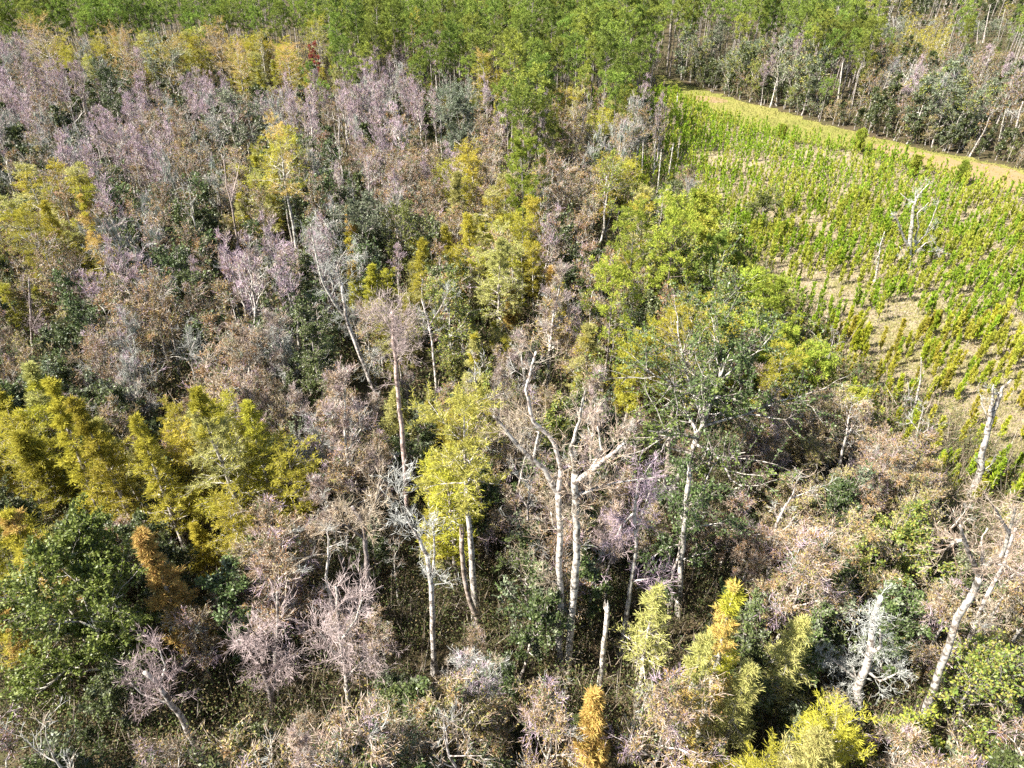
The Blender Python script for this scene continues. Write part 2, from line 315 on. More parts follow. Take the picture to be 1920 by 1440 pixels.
# ------------------------------------------------------------------ objects
def link(o, parent=None):
    S.collection.objects.link(o)
    if parent is not None: o.parent = parent
    return o
def thing_from(parts, name, loc=(0, 0, 0), rz=0., sc=1.):
    e = link(bpy.data.objects.new(name, None)); e.empty_display_size = .5
    e.location = loc; e.rotation_euler = (0, 0, rz); e.scale = (sc, sc, sc) if np.isscalar(sc) else sc
    for pn, (g, ms, sm) in parts.items():
        v, f, m = g.arrays()
        if len(f): link(bpy.data.objects.new(pn, build_mesh(pn, v, f, ms, m, sm)), e)
    return e
def copy_thing(src, loc, rz, sc):
    e = link(src.copy()); e.location = loc; e.rotation_euler = (0, 0, rz); e.scale = (sc, sc, sc) if np.isscalar(sc) else sc
    for ch in src.children: link(ch.copy(), e)
    return e
def bake(name, label, items, category=None):
    """items: [(parts, loc, rz, scale)] -> ONE object of kind stuff"""
    g = Geo(); slots = []
    for parts, loc, rz, sc in items:
        c, s_ = math.cos(rz), math.sin(rz); A = np.array([[c, -s_, 0], [s_, c, 0], [0, 0, 1]]) * sc
        for pn, (pg, ms, sm) in parts.items():
            v, f, m = pg.arrays()
            if not len(f): continue
            for x in ms:
                if x not in slots: slots.append(x)
            g.v.append(v @ A.T + np.asarray(loc)); g.f.append(f + g.n); g.n += len(v)
            g.m.append(np.array([slots.index(x) for x in ms], np.int32)[m])
    v, f, m = g.arrays(); o = link(bpy.data.objects.new(name, build_mesh(name, v, f, slots, m)))
    o['kind'] = 'stuff'; o['label'] = label; o['category'] = category or name.replace('_', ' ')
    return o
PLACED = []      # (object, kind key, px, py)  landmarks are in LAND
LAND = []        # (short phrase, px, py)
def tag(o, label, cat, group=None):
    o['label'] = label; o['category'] = cat
    if group: o['group'] = group
    return o

# ------------------------------------------------------------------ outlines on the ground, read off the photograph
def G(pts): return np.array([at_z(x, y)[:2] for x, y in pts])
LANE = [(1222, 138), (1265, 150), (1330, 172), (1400, 192), (1480, 212), (1560, 238), (1640, 258), (1740, 282), (1920, 318), (2300, 395),
        (2300, 450), (1920, 372), (1800, 335), (1700, 308), (1600, 285), (1500, 268), (1420, 248), (1350, 226), (1290, 196), (1240, 170)]
SAND = [(1625, 268), (1690, 277), (1760, 292), (1920, 324), (2300, 402), (2300, 446), (1920, 367), (1850, 352), (1790, 332), (1720, 306), (1660, 290)]
SAND2 = [(1305, 180), (1330, 181), (1362, 188), (1366, 193), (1330, 193), (1300, 187)]
FIELD_IN = [(1240, 176), (1290, 196), (1350, 226), (1420, 248), (1500, 268), (1600, 285), (1700, 308), (1800, 335), (1920, 372), (2300, 450),
            (2300, 960), (1920, 925), (1830, 850), (1730, 775), (1640, 715), (1540, 640), (1460, 570), (1390, 490), (1320, 410), (1270, 350), (1235, 300), (1170, 240), (1120, 188)]
FIELD = [(1100, 186), (1240, 176), (1290, 196), (1350, 226), (1420, 248), (1500, 268), (1600, 285), (1700, 308), (1800, 335), (1920, 372), (2300, 450),
         (2300, 1080), (1920, 1040), (1800, 960), (1700, 880), (1560, 800), (1400, 720), (1300, 620), (1200, 500), (1150, 400), (1110, 300)]
def inside(poly, x, y):
    r = False; n = len(poly); j = n - 1
    for i in range(n):
        xi, yi = poly[i]; xj, yj = poly[j]
        if (yi > y) != (yj > y) and x < (xj - xi) * (y - yi) / (yj - yi) + xi: r = not r
        j = i
    return r
def sheet(name, poly, z, m, rag=.0):
    rng = np.random.default_rng(4); P = G(poly); out = []
    for i in range(len(P)):                      # ragged natural edge
        a, b = P[i], P[(i + 1) % len(P)]; L = np.linalg.norm(b - a); k = max(1, min(60, int(L / 2.0)))
        nrm2 = np.array([-(b - a)[1], (b - a)[0]]) / max(L, 1e-6)
        for q in range(k): out.append(a + (b - a) * q / k + nrm2 * rng.normal() * rag)
    me = bpy.data.meshes.new(name); me.from_pydata([(x, y, z) for x, y in out], [], [list(range(len(out)))]); me.materials.append(M[m])
    import bmesh
    bm = bmesh.new(); bm.from_mesh(me); bmesh.ops.triangulate(bm, faces=bm.faces[:]); bmesh.ops.recalc_face_normals(bm, faces=bm.faces[:])
    for f in bm.faces:
        if f.normal.z < 0: f.normal_flip()
    bm.to_mesh(me); bm.free()
    o = link(bpy.data.objects.new(name, me)); o['kind'] = 'structure'; return o
me = bpy.data.meshes.new('ground'); me.from_pydata([(-3000, -1500, 0), (3000, -1500, 0), (3000, 4000, 0), (-3000, 4000, 0)], [], [(0, 1, 2, 3)])
me.materials.append(M['floor']); gr = link(bpy.data.objects.new('ground', me)); gr['kind'] = 'structure'
sheet('field', FIELD, .02, 'field', .4)
sheet('path', LANE, .05, 'lane', .8)
sheet('sand', SAND, .08, 'sand', .9)
sheet('sand', SAND2, .08, 'sand', .3)

# ------------------------------------------------------------------ kinds of tree: name, category, what it looks like, group, builder(rng, lod)
def u(rng, a, b): return rng.uniform(a, b)
KINDS = {
 'bare': ('bare_tree', 'bare tree', 'bare lilac-grey tree', 'bare lilac trees of the swamp wood',
          lambda r, l: deciduous(r, u(r, 11, 16), u(r, 2.8, 4.2), l, clear=u(r, .4, .6), twig={'rose_twig': .45, 'silver_twig': .12, 'tan_twig': .43} if l == 0 else {'lilac_twig': .84, 'silver_twig': .06, 'tan_twig': .1}, bark='pale_bark', upright=.26, twigs=1.15, tw=1.05, leaf={'rust_leaf': .15, '': .85}, leaves=2, lsize=.13), 300),
 'grey': ('mossy_tree', 'mossy tree', 'silver-grey mossy tree', 'mossy grey trees of the swamp wood',
          lambda r, l: deciduous(r, u(r, 11, 15), u(r, 3.2, 5), l, clear=u(r, .35, .55), twig={'silver_twig': .6, 'lilac_twig': .25, 'tan_twig': .15}, bark='pale_bark', upright=.08, moss=4, leaf='moss', twigs=.8, tw=1.1), 200),
 'brown': ('brown_tree', 'brown-leaved tree', 'brown twiggy tree', 'brown twiggy trees of the swamp wood',
           lambda r, l: deciduous(r, u(r, 8, 13), u(r, 3.2, 4.8), l, clear=u(r, .3, .5), twig={'tan_twig': .8, 'lilac_twig': .15, 'silver_twig': .05}, bark='pale_bark', leaf={'rust_leaf': .5, 'olive_leaf': .08, 'dark_leaf': .14, '': .28}, leaves=5, lsize=.15, upright=.12, twigs=1.05), 300),
 'dark': ('evergreen_tree', 'evergreen tree', 'dark evergreen tree', 'dark evergreens of the swamp wood',
          lambda r, l: deciduous(r, u(r, 7, 12), u(r, 3.0, 4.4), l, clear=u(r, .15, .35), twig='grey_bark', bark='pale_bark', leaf={'dark_leaf': .82, 'sage_leaf': .1, '': .08}, leaves=18, lsize=.22, upright=.16, twigs=.55), 300),
 'yellow': ('cypress_tree', 'cypress', 'yellow-green cypress', 'yellow cypresses of the swamp wood',
            lambda r, l: cypress(r, u(r, 10, 14), u(r, 3.0, 4.4), l, flat=r.random() < .5, mix='pale_yellow_leaf' if r.random() < .4 else None, clear=u(r, .2, .4)), 250),
 'orange': ('orange_cypress', 'cypress', 'orange cypress', 'orange cypresses of the swamp wood',
            lambda r, l: cypress(r, u(r, 10, 13), u(r, 3, 4), l, leaf='yellow_leaf', mix='orange_leaf', clear=.25), 60),
 'pine': ('pine_tree', 'pine', 'slender pine', 'tall pines at the back',
          lambda r, l: pine(r, u(r, 16, 24), u(r, 4.6, 6.6), l, clear=u(r, .6, .72), dens=1.2), 300),
 'scrub': ('bushy_pine', 'bushy pine', 'bushy bright green pine', 'bushy pines along the clearing',
           lambda r, l: pine(r, u(r, 7, 10), u(r, 3.6, 5), l, leaf='bright_needle', clear=.15, up=.3, dens=1.2), 120),
 'lime': ('leafy_tree', 'leafy tree', 'green leafy tree', 'green leafy trees of the swamp wood',
          lambda r, l: deciduous(r, u(r, 7, 10), u(r, 3.5, 5), l, clear=.2, twig='grey_bark', bark='pale_bark', leaf='green_leaf', leaves=15, lsize=.2, twigs=.55), 150),
 'olive': ('olive_thicket', 'thicket', 'olive-brown thicket tree', 'olive thickets at the lower right',
           lambda r, l: deciduous(r, u(r, 6, 9.5), u(r, 3.4, 5), l, clear=.1, twig='tan_twig', bark='pale_bark', leaf={'olive_leaf': .5, 'rust_leaf': .14, 'dark_leaf': .14, '': .22}, leaves=9, lsize=.15, twigs=.85), 250),
 'stem': ('slender_tree', 'bare tree', 'slim pale-stemmed tree', 'slim pale-stemmed trees of the wood',
          lambda r, l: deciduous(r, u(r, 12, 17), u(r, 2.6, 4.4), l, clear=u(r, .4, .6), twig={'silver_twig': .5, 'tan_twig': .5}, bark='white_wood', upright=.12, dense=.62, twigs=.5, base_r=.2), 170),
 'sage': ('round_evergreen', 'evergreen tree', 'rounded sage-green tree', 'rounded evergreens behind the lane',
          lambda r, l: deciduous(r, u(r, 10, 13), u(r, 5, 7), l, clear=.1, twig='grey_bark', bark='pale_bark', leaf={'sage_leaf': .6, 'green_leaf': .25, 'dark_leaf': .15}, leaves=20, lsize=.24, upright=.1, twigs=.6), 150),
 'scrubby': ('scrub_bush', 'bush', 'low sage-green bush', 'low bushes before the far trunks',
           lambda r, l: deciduous(r, u(r, 3, 4.5), u(r, 3.4, 4.6), l, clear=.05, twig='silver_twig', bark='grey_bark', leaf='sage_leaf', leaves=7, lsize=.2, twigs=.6), 120),
}
MIX = {'l': [('bare', .50), ('brown', .22), ('dark', .14), ('grey', .06), ('stem', .08)], 'b': [('brown', .50), ('bare', .08), ('dark', .22), ('grey', .04), ('olive', .07), ('stem', .09)],
       'm': [('dark', .44), ('grey', .14), ('bare', .14), ('brown', .2), ('stem', .08)], 'd': [('dark', .82), ('brown', .10), ('stem', .08)], 'e': [('sage', .6), ('lime', .12), ('dark', .1), ('brown', .18)], 'G': [('grey', .75), ('bare', .25)],
       'Y': [('yellow', .6), ('brown', .2), ('dark', .2)], 'y': [('yellow', .45), ('brown', .4), ('dark', .15)], 'O': [('orange', .8), ('dark', .2)],
       'P': [('pine', 1.)], 'p': [('scrub', .72), ('lime', .28)], 'g': [('lime', .75), ('yellow', .25)], 'o': [('olive', .56), ('brown', .22), ('dark', .13), ('stem', .09)],
       's': [('scrubby', .8), ('brown', .2)]}
MAP = ["PPPPPPPPPPPPPPPPPPPPPPPPPPPPYYPP", "lYYYYYYYYYPPPPPPPPPPPeeebPPbssbs", "lllmldlbYYPllPPYPPPPPeeeeePbbebb", "lldllmlmllbllmdbbbyPb...ebbebbeb",
       "mmmllbmYYmblbblbPbbbbb.......bdb", "dmlmlmmYYmdlbbYbpbbydb..........", "dYYmmdbbmbddmbYypbbgdpp.........", "YYYmmdlbbGGdmyyYYbdyppp.........",
       "YbGbmdbblmGYYydYYYdyyppp........", "bbmbbbmblddyydgyYbbyyppgp.......", "bbdbbmbblddllggyblYYYYybppb.....", "dddbbbmbbddldyggbbyYddddbop.....",
       "YYbddYbdbbblyybbbgbbbdddbooo....", "YYdyyYYddbblbYYbbbbbbdddbooooo..", "YYdyYYYYbllbbYYbbblbmddboooooo..", "dYYdbyyYYblmGYYdbbmlbdbbooooooo.",
       "YYdbYdyybbdlmyydbdblmbobooooooob", "YddObdbbmbdbmgdmddmbbdbbbodooodb", "OddddbbblblbmdmbdddmdybYbdbddooo", "OdddobllllblmbbddbddbYYdYbdobobo",
       "ddddbbbdlllbmbGbddbooOYYYYobbbog", "dddddobmllbbddobbbdooYYYobgggoog", "ddbbGyobbmddboobbddooYYbyygggooo", "bdbboodbobddbbobodooooyYbYggoboo"]
def zone(px, py, rng):
    px += rng.normal() * 14; py += rng.normal() * 12
    c = min(31, max(0, int(px // 60))); r = min(23, max(0, int(py // 60))); return MAP[r][c]

# ------------------------------------------------------------------ the trees one can point at
BOX = []         # (x0, x1, y0, y1 in px, distance): what a nearer filler tree must not hide
HERO_XY = []     # (x, y, keep-out radius)
def hero(parts, name, cat, px, py, H, short, label, keep=2.5, group=None, rz=None, loc=None):
    p = at_z(px, py, H) if loc is None else np.array(loc)
    o = thing_from(parts, name, (p[0], p[1], 0), rz or 0.)
    tag(o, label, cat, group); HERO_XY.append((p[0], p[1], keep))
    q1 = project((p[0], p[1], H)); hw = keep / .42 * .42 * FPX / q1[2]; BOX.append((q1[0] - hw, q1[0] + hw, q1[1], q1[1] + H * (.85 if keep > 3 else .5) * FPX / q1[2] * .8, p[1]))
    if short:
        q = project((p[0], p[1], H * .75)); LAND.append((short, q[0], q[1]))
    return o
rg = np.random.default_rng(11)
def C(H, Wd, **k): return cypress(rg, H, Wd, k.pop('lod', 0), **k)
CY = [  # px, py of the top, height, width, options, short name, label
 (75, 722, 18, 5.0, dict(dens=1.5, clear=.15), 'cone-shaped yellow cypress', 'tall cone-shaped yellow-green cypress, leftmost of the row on the left'),
 (160, 752, 17, 4.6, dict(dens=1.4, clear=.15), 'pointed yellow cypress', 'pointed yellow-green cypress right beside the tallest cone-shaped one'),
 (258, 782, 16, 4.2, dict(clear=.25), 'thin ragged cypress', 'thin ragged yellow-green cypress with a bare pale trunk foot, left of the fullest'),
 (392, 735, 18, 6.6, dict(dens=1.7, mix='pale_yellow_leaf'), 'fullest yellow cypress', 'broad full yellow-green cypress, fullest of the row on the left'),
 (470, 760, 15, 3.8, dict(), 'narrow yellow cypress', 'narrow yellow-green cypress touching the right side of the fullest one'),
 (545, 850, 12, 5.0, dict(flat=True), 'low spreading yellow cypress', 'low spreading yellow-green cypress right of the fullest cypress'),
 (515, 248, 21, 8.0, dict(flat=True, clear=.58, dens=1.5, mix='orange_leaf'), 'lone umbrella-shaped cypress', 'umbrella-shaped golden cypress standing alone among lilac trees, upper left'),
 (150, 372, 17, 5.2, dict(mix='orange_leaf'), 'golden cypress', 'golden cypress with orange flush, largest of the group at middle left'),
 (92, 378, 15, 4.0, dict(), 'dull olive cypress', 'dull olive-yellow cypress just left of the golden one'),
 (40, 405, 15, 5.0, dict(flat=True), 'wide yellow cypress', 'wide yellow-green cypress at the left edge, beside the golden one'),
 (858, 322, 14, 3.2, dict(dens=1.6, leaf='pale_yellow_leaf'), 'bright lemon cypress', 'small bright lemon-yellow cypress standing clear in brown wood'),
 (932, 452, 15, 6.4, dict(dens=1.6, leaf='pale_yellow_leaf'), 'large pale yellow cypress', 'large pale yellow cypress at the centre, paler than its neighbours'),
 (880, 400, 13, 5.0, dict(), 'olive-yellow cypress', 'olive-yellow cypress behind the large pale yellow one'),
 (1035, 505, 9, 2.6, dict(mix='orange_leaf', leaf='orange_leaf'), 'small orange cypress', 'small orange cypress just right of the large pale yellow one'),
 (958, 542, 8, 2.0, dict(leaf='orange_leaf'), 'tiny orange cypress', 'tiny amber cypress in front of the large pale yellow one'),
 (656, 392, 12, 2.2, dict(mix='orange_leaf'), 'thin candle-shaped cypress', 'thin candle-shaped cypress, yellow below and orange above'),
 (655, 492, 11, 2.4, dict(leaf='orange_leaf', mix='yellow_leaf'), 'orange-topped cypress', 'slim orange-topped cypress beside the leaning pale trunk'),
 (690, 500, 11, 4.0, dict(), 'plain yellow cypress', 'yellow cypress right of the slim orange-topped one'),
 (775, 455, 13, 4.4, dict(), 'ragged yellow cypress', 'ragged yellow-green cypress left of the large pale yellow one'),
 (890, 628, 12, 3.0, dict(mix='pale_yellow_leaf'), 'narrow shaded cypress', 'narrow yellow-green cypress among dark evergreens above the round-crowned one'),
 (740, 735, 9, 3.4, dict(leaf='pale_yellow_leaf'), 'low lime-yellow cypress', 'low lime-yellow cypress behind the tall bare pole trunk'),
 (875, 772, 21, 6.8, dict(flat=True, clear=.66, dens=2.3, leaf='olive_gold'), 'round-crowned cypress', 'big round-crowned yellow-green cypress on a bare trunk at the centre'),
 (1290, 590, 15, 8.0, dict(flat=True, dens=1.4), 'wide flat cypress', 'wide flat-topped bright yellow cypress right behind the big oak'),
 (1190, 632, 13, 4.6, dict(flat=True, dens=1.5), 'rounded yellow cypress', 'rounded bright yellow cypress at the upper left of the big oak'),
 (1100, 612, 12, 5.0, dict(mix='pale_yellow_leaf'), 'loose yellow cypress', 'loose yellow cypress with green patches, two left of the big oak'),
 (1465, 655, 11, 4.4, dict(flat=True), 'flat clearing-side cypress', 'flat yellow cypress between the big oak and the clearing'),
 (1228, 1112, 12, 3.6, dict(leaf='pale_yellow_leaf', dens=.45), 'feathery lime cypress', 'feathery lime-yellow cypress right of the tall white twin trunks'),
 (1398, 1092, 17, 3.4, dict(leaf='yellow_leaf', mix='orange_leaf', clear=.35, dens=.8), 'tiered cypress', 'tiered pale yellow cypress with orange tips, lower right'),
 (1322, 1178, 15, 2.9, dict(leaf='pale_yellow_leaf', mix='orange_leaf', dens=.7), 'orange and yellow cypress', 'orange-topped cypress turning yellow lower down, left of the tiered one'),
 (1405, 1250, 12, 3.0, dict(leaf='pale_yellow_leaf', dens=.6), 'low pale yellow cypress', 'pale yellow cypress in front of the tiered one'),
 (1495, 1150, 12, 3.4, dict(leaf='pale_yellow_leaf', dens=.6), 'soft pale cypress', 'soft pale yellow-green cypress left of the forked white snag'),
 (1108, 1302, 12, 2.8, dict(leaf='orange_leaf', dens=1.6, clear=.15), 'bright orange cypress', 'bright orange cypress standing alone at the bottom centre'),
 (276, 995, 15, 3.4, dict(leaf='orange_leaf', dens=1.6, clear=.2), 'orange cypress beside glossy oak', 'orange cypress with yellow top right of the glossy oak'),
 (30, 958, 14, 5.2, dict(mix='orange_leaf', dens=1.3), 'orange-flushed cypress', 'yellow cypress flushed orange at the left edge, above the glossy oak'),
 (1530, 1372, 12, 4.6, dict(leaf='pale_yellow_leaf', dens=1.4, clear=.2), 'pale bottom-edge cypress', 'pale yellow-green cypress cut by the bottom edge, below the white snag'),
 (905, 105, 17, 6.0, dict(flat=True, leaf='orange_leaf', mix='yellow_leaf', clear=.2), 'spreading orange cypress', 'spreading orange cypress in front of the tall pines'),
 (1052, 172, 10, 6.0, dict(flat=True, leaf='yellow_leaf', mix='orange_leaf'), 'low gold cypress', 'low gold cypress at the edge below the tall pines'),
 (72, 42, 18, 11, dict(flat=True, mix='orange_leaf', clear=.2), 'leftmost gold cypress', 'leftmost orange-topped gold cypress of the row before the back pines'),
 (215, 66, 17, 10, dict(flat=True, mix='orange_leaf'), 'flat orange-topped cypress', 'flat orange-topped gold cypress, second in the row before the pines'),
 (310, 82, 15, 9, dict(flat=True, mix='orange_leaf'), 'third gold back-row cypress', 'gold cypress with orange spots, third in the row before the pines'),
 (400, 48, 17, 9, dict(flat=True, mix='orange_leaf'), 'tall orange-tipped cypress', 'gold cypress with a bright orange tip, rising above the back row'),
 (440, 92, 15, 8, dict(flat=True, mix='orange_leaf'), 'low orange-gold cypress', 'low orange and gold cypress below the tall orange-tipped one'),
 (535, 92, 15, 9, dict(flat=True, mix='orange_leaf'), 'rightmost gold cypress', 'gold cypress with orange spot at the right end of the back row'),
 (590, 45, 16, 10, dict(flat=True), 'dull yellow-green cypress', 'dull yellow-green cypress behind the right end of the back row'),
 (770, 32, 18, 6, dict(flat=True), 'bright cypress among pines', 'bright yellow cypress standing among the tall green pines'),
]
for px, py, H, Wd, k, sh, lab in CY:
    hero(C(H, Wd, **k), 'cypress_tree', 'cypress', px, py, H, sh, lab, keep=Wd * .42)
def Dc(H, Wd, **k): return deciduous(rg, H, Wd, k.pop('lod', 0), **k)
oak = dict(leaf='dark_leaf', twig='grey_bark', bark='pale_bark', leaves=20, twigs=.7, lsize=.22, clear=.3, upright=.05)
EV = [
 (1305, 618, 20, 12.0, dict(oak, bark='white_wood', leaf={'gloss_leaf': .35, 'dark_leaf': .5, '': .15}, dense=1.4, leaves=26, clear=.36, base_r=.38), 'big oak', 'big dark oak with white forked limbs showing, right of centre'),
 (85, 1045, 14, 7.8, dict(oak, leaf='gloss_leaf', leaves=46, dense=1.5, lsize=.22, clear=.1), 'glossy oak', 'large glossy dark green oak filling the lower left corner'),
 (865, 178, 15, 9.5, dict(oak, leaf='sage_leaf', bark='pale_bark', twig='silver_twig', dense=1.3, clear=.2, lod=0), 'grey-green oak', 'broad grey-green oak below the tall pines'),
 (200, 138, 15, 8.5, dict(oak, lod=1, dense=1.2), 'dark lilac-wood oak', 'dark oak rising from the lilac wood at upper left'),
 (432, 188, 15, 8.0, dict(oak, lod=1, leaf='sage_leaf', dense=1.1), 'two-lobed oak', 'two-lobed grey-green oak in the lilac wood left of the umbrella cypress'),
 (310, 105, 13, 11, dict(oak, lod=1, leaf='sage_leaf'), 'wide sage oak', 'wide sage-green oak just below the gold cypress row'),
 (585, 600, 15, 4.6, dict(oak, leaves=18, dense=1.2), 'dense dark evergreen', 'dense dark evergreen left of the leaning pale trunk, centre left'),
 (660, 375, 14, 6.5, dict(oak, leaf='sage_leaf'), 'rounded sage evergreen', 'rounded grey-green evergreen behind the thin candle-shaped cypress'),
 (735, 385, 13, 5.5, dict(oak, leaf='gloss_leaf', leaves=15), 'round green evergreen', 'round mid-green evergreen right of the thin candle-shaped cypress'),
 (1345, 55, 12, 8, dict(oak, lod=1, leaf='sage_leaf'), 'lane-head oak', 'grey-green oak behind the far end of the grassy lane'),
 (840, 545, 13, 6.0, dict(oak, leaf='green_leaf', leaves=12), 'fresh green tree', 'fresh green leafy tree left of the tiny amber cypress'),
 (1715, 1385, 5, 4.5, dict(oak, leaf='lime_leaf', leaves=14, clear=.1), 'bright lime bush', 'bright lime-green leafy bush at the foot of the forked white snag'),
 (1885, 1235, 9, 6.0, dict(oak, leaf='green_leaf', leaves=12, clear=.1), 'yellow-green corner bush', 'yellow-green leafy bush at the lower right edge'),
 (1135, 285, 17, 4.2, dict(oak, leaf='lime_leaf', leaves=5, clear=.5, bark='white_wood', lod=0), 'pale-leaved white-trunked tree', 'slim tree with pale lime leaves and white trunks beside the clearing'),
 (1300, 930, 13, 5.4, dict(oak, leaves=14), 'shaded dark evergreen', 'dark evergreen in the shade below the big oak'),
 (1430, 380, 4.5, 5.0, dict(oak, leaf='gloss_leaf', clear=.05), None, 'dense dark green bush inside the near left of the clearing'),
 (1690, 990, 9, 5.5, dict(oak, leaf='green_leaf'), 'dark green thicket', 'dark green leafy thicket amid olive ones at the lower right'),
]
for px, py, H, Wd, k, sh, lab in EV:
    hero(Dc(H, Wd, **k), 'evergreen_tree', 'evergreen tree', px, py, H, sh, lab, keep=Wd * .42)
PN = [
 (985, 280, 18, 6.5, dict(leaf='bright_needle', clear=.45, dens=1.5), 'broad-topped pine', 'broad-topped green pine standing alone in the brown wood'),
 (1275, 395, 17, 6.0, dict(leaf='bright_needle', clear=.4, bark='dark_bark'), 'dark-trunked pine', 'green pine on a straight dark trunk, left of the clearing'),
 (1190, 420, 14, 6.0, dict(leaf='bright_needle', clear=.3), 'wide olive-green pine', 'wide olive-green pine left of the dark-trunked one'),
 (1345, 455, 12, 4.5, dict(leaf='pine_needle', clear=.15, bark='dark_bark', dens=1.4), 'dark clearing-edge pine', 'dark shaded pine at the clearing edge, right of the dark-trunked one'),
 (1458, 540, 10, 5.4, dict(leaf='bright_needle', clear=.1, dens=1.5), 'rounded pine', 'rounded bright green pine jutting into the clearing'),
 (1150, 520, 15, 7.0, dict(leaf='bright_needle', clear=.35), 'feathery pine', 'feathery yellow-green pine above the loose yellow cypress'),
 (1290, 118, 9, 2.4, dict(leaf='pine_needle', clear=.2), 'small pine at the lane', None),
]
for px, py, H, Wd, k, sh, lab in PN[:-1]:
    hero(pine(rg, H, Wd, 0, **k), 'pine_tree', 'pine', px, py, H, sh, lab, keep=Wd * .4)
SP_SHORT = {}
for px, py, H, lab in [(1620, 236, 5.5, 'dark slim young pine standing at the near edge of the grassy lane'), (1724, 285, 5, 'tallest green young pine beside the orange sand'),
                       (1815, 298, 5, 'young green pine standing on the orange sand'), (1268, 158, 4, 'small dark pine at the far end of the grassy lane'),
                       (1470, 232, 3.5, 'small round dark pine before the middle of the lane')]:
    SP_SHORT[lab] = {1620: 'dark slim lane pine', 1724: 'tallest sand-side pine', 1815: 'green sand pine', 1268: 'lane-end pine', 1470: 'round lane pine'}[px]
    hero(pine(rg, H * .75, H * .36, 0, leaf='bright_needle', clear=.08), 'small_pine', 'small pine', px, py, H, SP_SHORT[lab], lab, keep=1)
hero(pine(rg, 12, 3.6, 1, leaf='red_needle', clear=.1), 'dead_pine', 'dead pine', 586, 88, 12, 'rust-red pine', 'dead rust-red pine among the gold row and lilac wood', keep=1.5)

# snags and bare trees whose limbs are read off the photograph: polylines of pixels, each on an upright sheet of its own with some depth
def snag(base, lines, radii, short, label, name='dead_tree', cat='dead tree', wood='white_wood', twig=None, twigs=0, tl=1.2, up=.1, keep=2.0, zb=0.0, depth=.10, second=None, leaf=None):
    """lines: first is the trunk from the base up; pixel coordinates. The others start on an earlier line."""
    b = at_z(base[0], base[1], zb); Y0 = b[1]; tr, tg = Geo(), Geo(); Ls = []; limbs = []
    for i, ln in enumerate(lines):
        K = 3 * (len(ln) - 1) + 1; ln = np.array(ln, float); s = np.linspace(0, len(ln) - 1, K)
        px = np.interp(s, np.arange(len(ln)), ln[:, 0]); py = np.interp(s, np.arange(len(ln)), ln[:, 1])
        L = len(px); drift = 0 if i == 0 else rg.uniform(-1, 1) * depth; y_start = Y0
        if i and Ls:                              # start at the depth of the parent's nearest point
            a = at_y(px[0], py[0], Y0); best = min(((np.hypot(*(q[[0, 2]] - a[[0, 2]])), q[1]) for Lp in Ls for q in Lp)); y_start = best[1]
        P = np.array([at_y(px[j], py[j], y_start + drift * 12 * j / L) for j in range(L)])
        if i == 0: P[0, 2] = 0 if zb == 0 else P[0, 2]
        P[1:-1] += rg.normal(size=P[1:-1].shape) * radii[i][0] * .14
        Ls.append(P); n = len(P); Rr = np.linspace(radii[i][0], radii[i][1], n)
        if i == 0: Rr[0] *= 1.7; Rr[1] *= 1.15
        Rr[1:-1] *= 1 + rg.normal(size=n - 2) * .06
        Pc = np.concatenate([P, P[-1:] + (P[-1:] - P[-2:-1]) * .05])[None]; Rc = np.concatenate([Rr, [.004]])[None]
        if i == 0: tr.add(*tubes(Pc, Rc, 8))
        else: lg = Geo(); lg.add(*tubes(Pc, Rc, 7)); limbs.append(lg)
        if twigs:
            m = int(twigs * (1 if i else .5)); lo = .0 if i else .55
            t = rg.uniform(lo, 1, m); Q, Rq = spawn(rg, P[None], Rr[None], np.zeros(m, int), t, np.radians(rg.uniform(30, 75, m)), tl * rg.uniform(.5, 1.3, m), 4, .2, up, .5, .3)
            Rq *= .55; tg.add(*tubes(Q, Rq, 3)); i3 = np.repeat(np.arange(m), 7); t3 = rg.uniform(.2, 1, len(i3))
            Q3, R3 = spawn(rg, Q, Rq, i3, t3, np.radians(rg.uniform(20, 65, len(i3))), tl * rg.uniform(.25, .7, len(i3)), 3, .2, up, .8, .4)
            tg.add(*tubes(Q3, np.maximum(R3, .008), 3)); i4 = np.repeat(np.arange(len(i3)), 5); t4 = rg.uniform(.1, 1, len(i4))
            Q4, _ = spawn(rg, Q3, R3, i4, t4, np.radians(rg.uniform(20, 65, len(i4))), tl * rg.uniform(.15, .4, len(i4)), 2, .2, up, .9, .5)
            D = Q4[:, -1] - Q4[:, 0]; tg.add(*cards(rg, Q4[:, 0], D, np.linalg.norm(D, axis=1), .021))
    o0 = np.array([b[0], b[1], 0.])
    for g in [tr, tg] + limbs: g.v = [v - o0 for v in g.v]
    parts = {'trunk': (tr, [wood], True)}
    if tg.v: parts['branches'] = (tg, [twig or 'silver_twig'], False)
    e = thing_from(parts, name, tuple(o0)); tag(e, label, cat)
    if len(lines) == 1:                       # splintered top
        for _ in range(4):
            a = Ls[0][-1] - o0 + rg.normal(size=3) * radii[0][1] * .5; bb = a + np.array([rg.normal() * .12, rg.normal() * .12, rg.uniform(.3, .9)]); lg = Geo()
            lg.add(*tubes(np.array([[a - [0, 0, .3], (a + bb) / 2, bb]]), np.array([[radii[0][1] * .5, radii[0][1] * .3, .01]]), 4)); limbs.append(lg)
    for lg in limbs: link(bpy.data.objects.new('limb', build_mesh('limb', *lg.arrays()[:2], [wood], None, True)), e)
    ys = [p[1] for p in lines[0]]; xs = [p[0] for p in lines[0]]; BOX.append((min(xs) - 8, max(xs) + 8, min(ys), base[1] - (base[1] - min(ys)) * .12, b[1]))
    HERO_XY.append((b[0], b[1], keep))
    mid = lines[0][len(lines[0]) // 2]; LAND.append((short, mid[0], mid[1])) if short else None
    return e
